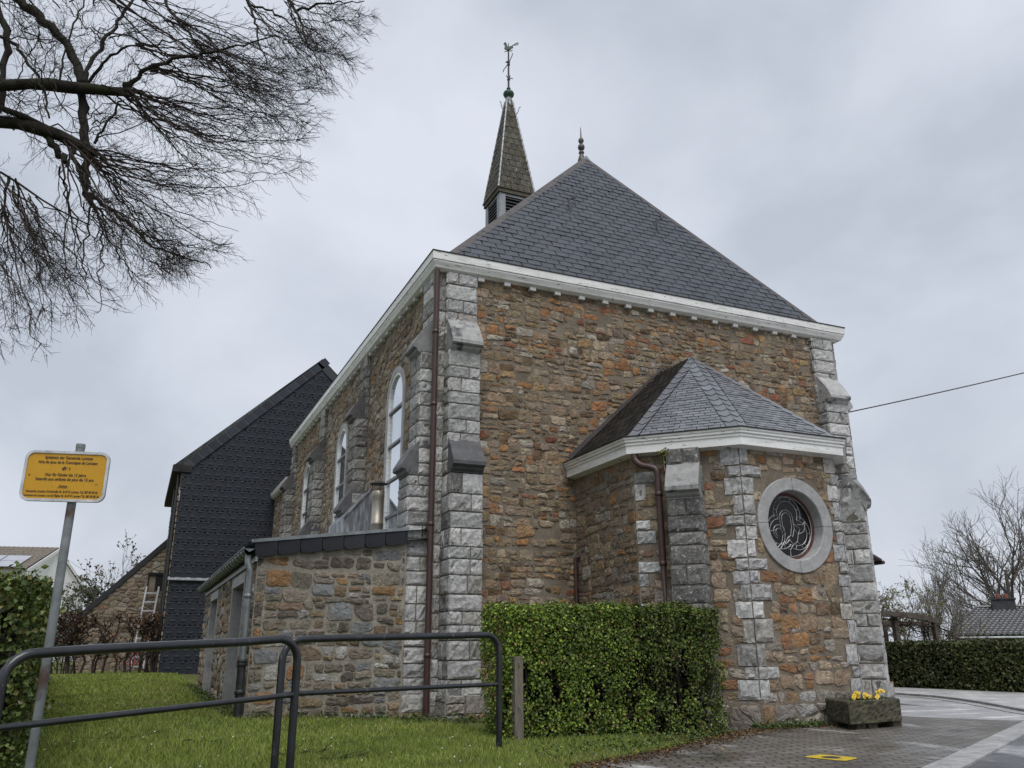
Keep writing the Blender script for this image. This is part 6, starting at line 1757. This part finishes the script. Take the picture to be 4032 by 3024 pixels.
gr.add(V, np.arange(3*n_).reshape(-1,3), gt_)
grass_m = material('grass_blade', attr=True, mott=.0, rough=.6, spec=.3)
tag(gr.build('grass', grass_m), kind='stuff')
# daisies as tiny pale dots
dz_ = MB(); x = rng.uniform(-5,-.3,260); y = rng.uniform(-6,3,260); k = in_lawn(x,y); x, y = x[k], y[k]
for a, b in zip(x,y):
    z = float(T(a,b))+.045; rr2 = rng.uniform(.006,.010); dz_.poly([(a+rr2*math.cos(t),b+rr2*math.sin(t),z+rng.normal(0,.002)) for t in np.arange(6)*1.047],(.6,.6,.55))
tag(dz_.build('daisies', leaf), kind='stuff')
# weeds and ivy along the foot of the hedge and the walls
wd = MB(); n_ = 2600
x = rng.uniform(-.5,3.2,n_); y = edge_y(x)+rng.gamma(1.6,.28,n_)-.03; k = (y < -2.95); x, y = x[k], y[k]
hgt = np.abs(rng.normal(0,.05,len(x)))*np.clip((y-edge_y(x))/.5,.1,1.6)+.006
keepw = lump(np.stack([x,y,0*x],1),5,77) > -.3
x, y, hgt = x[keepw], y[keepw], hgt[keepw]
leaves(wd, np.stack([x,y,T(x,y)+hgt],1), .030, leaf_tints(len(x),[(3,.05,.09,.018),(2,.035,.06,.02),(2,.07,.10,.02),(1,.13,.15,.03)]), np.array((0,0,1.)), .8)
for (xa,xb,ya,yb,m_) in ((3.2,4.2,-3.08,-2.88,900),(-2.45,-.05,-.14,.0,900),(-.6,.7,-.85,-.55,700),(-2.75,-2.52,.1,8.4,1500),(4.1,5.2,-3.05,-2.9,500)):
    x = rng.uniform(xa,xb,m_); y = rng.uniform(ya,yb,m_); leaves(wd, np.stack([x,y,T(x,y)+np.abs(rng.normal(0,.045,m_))],1), .032, leaf_tints(m_,[(2,.05,.085,.02),(1,.08,.11,.025)]), np.array((0,0,1.)), .9)
tag(wd.build('weeds', leaf), kind='stuff')
lt = MB(); n_ = 4200
x = rng.uniform(-.4,4.4,n_); y = np.interp(x,[-2.9,-.36,.88,2.43,3.3,4.4],[-6.35,-4.98,-4.37,-3.43,-2.95,-2.9])-.06+rng.gamma(1.3,.16,n_)-np.abs(rng.normal(0,.18,n_)); k = y < -2.92; x, y = x[k], y[k]
leaves(lt, np.stack([x,y,np.maximum(T(x,y),-.014)+.006+0*x],1), .026, leaf_tints(len(x),[(3,.07,.035,.018),(2,.11,.06,.02),(1,.22,.14,.02),(2,.04,.03,.02)],.4), np.array((0,0,1.)), .25)
tag(lt.build('leaf_litter', leaf), kind='stuff')
# ivy sprig under the apse fascia
iv = MB(); p0 = np.array((2.63,-2.20,3.60)); C = p0+np.stack([rng.normal(0,.035,90),rng.normal(0,.035,90)-.03,-np.abs(rng.normal(0,.10,90))],1); C[:30,2] = 3.55+rng.normal(0,.03,30); C[:30,1] -= .06
iv.tubes(np.array([p0+[-.06,-.08,-.05],p0+[0,-.02,-.03],p0+[0,-.03,-.15],p0+[.01,-.03,-.3]]),np.full(4,.006),4); leaves(iv, C, .042, leaf_tints(90,[(2,.25,.24,.03),(2,.10,.10,.02),(1,.05,.06,.02)])); tag(iv.build('ivy_sprig', leaf), 'yellowish ivy sprig under the white fascia beside the brown drainpipe', 'plant')
# fallen twigs on the lawn
TWG = [((-3.9,-2.2),.7,'long forked twig lying on the lawn near the sign pole'),((-2.75,1.6),.5,'twig lying on the grass beside the annex doors'),((-2.9,3.4),.6,'dark twig on the grass near the far annex door'),((-3.2,-2.9),.35,'short upright twig on the lawn behind the middle of the railing'),((-2.4,-3.7),.45,'bundle of broken twigs on the lawn in front of the annex corner'),((-2.1,-3.95),.4,'single twig lying right of the broken bundle'),((-4.45,-2.6),.4,'pale twig by the foot of the leafy hedge')]
for (x,y), L, lab in TWG:
    fm_ = MB(); a = rng.uniform(-.5,.5); main = np.array([(x+L*f_*math.cos(a)-L/2, y+L*f_*math.sin(a)+rng.normal(0,.02), float(T(x,y))+.035+rng.normal(0,.008)) for f_ in np.linspace(0,1,6)]); main[-1,2] += .02
    main[:,2] -= .02; fm_.tubes(main, np.linspace(.007,.003,6)); tw = fm_; side_twigs(main[None]*1.0, 3 if 'bundle' not in lab else 12, .08, .2, .004, .002, 4)
    tag(fm_.build('fallen_twig', bark), lab, 'twig', 'fallen twigs on the lawn')
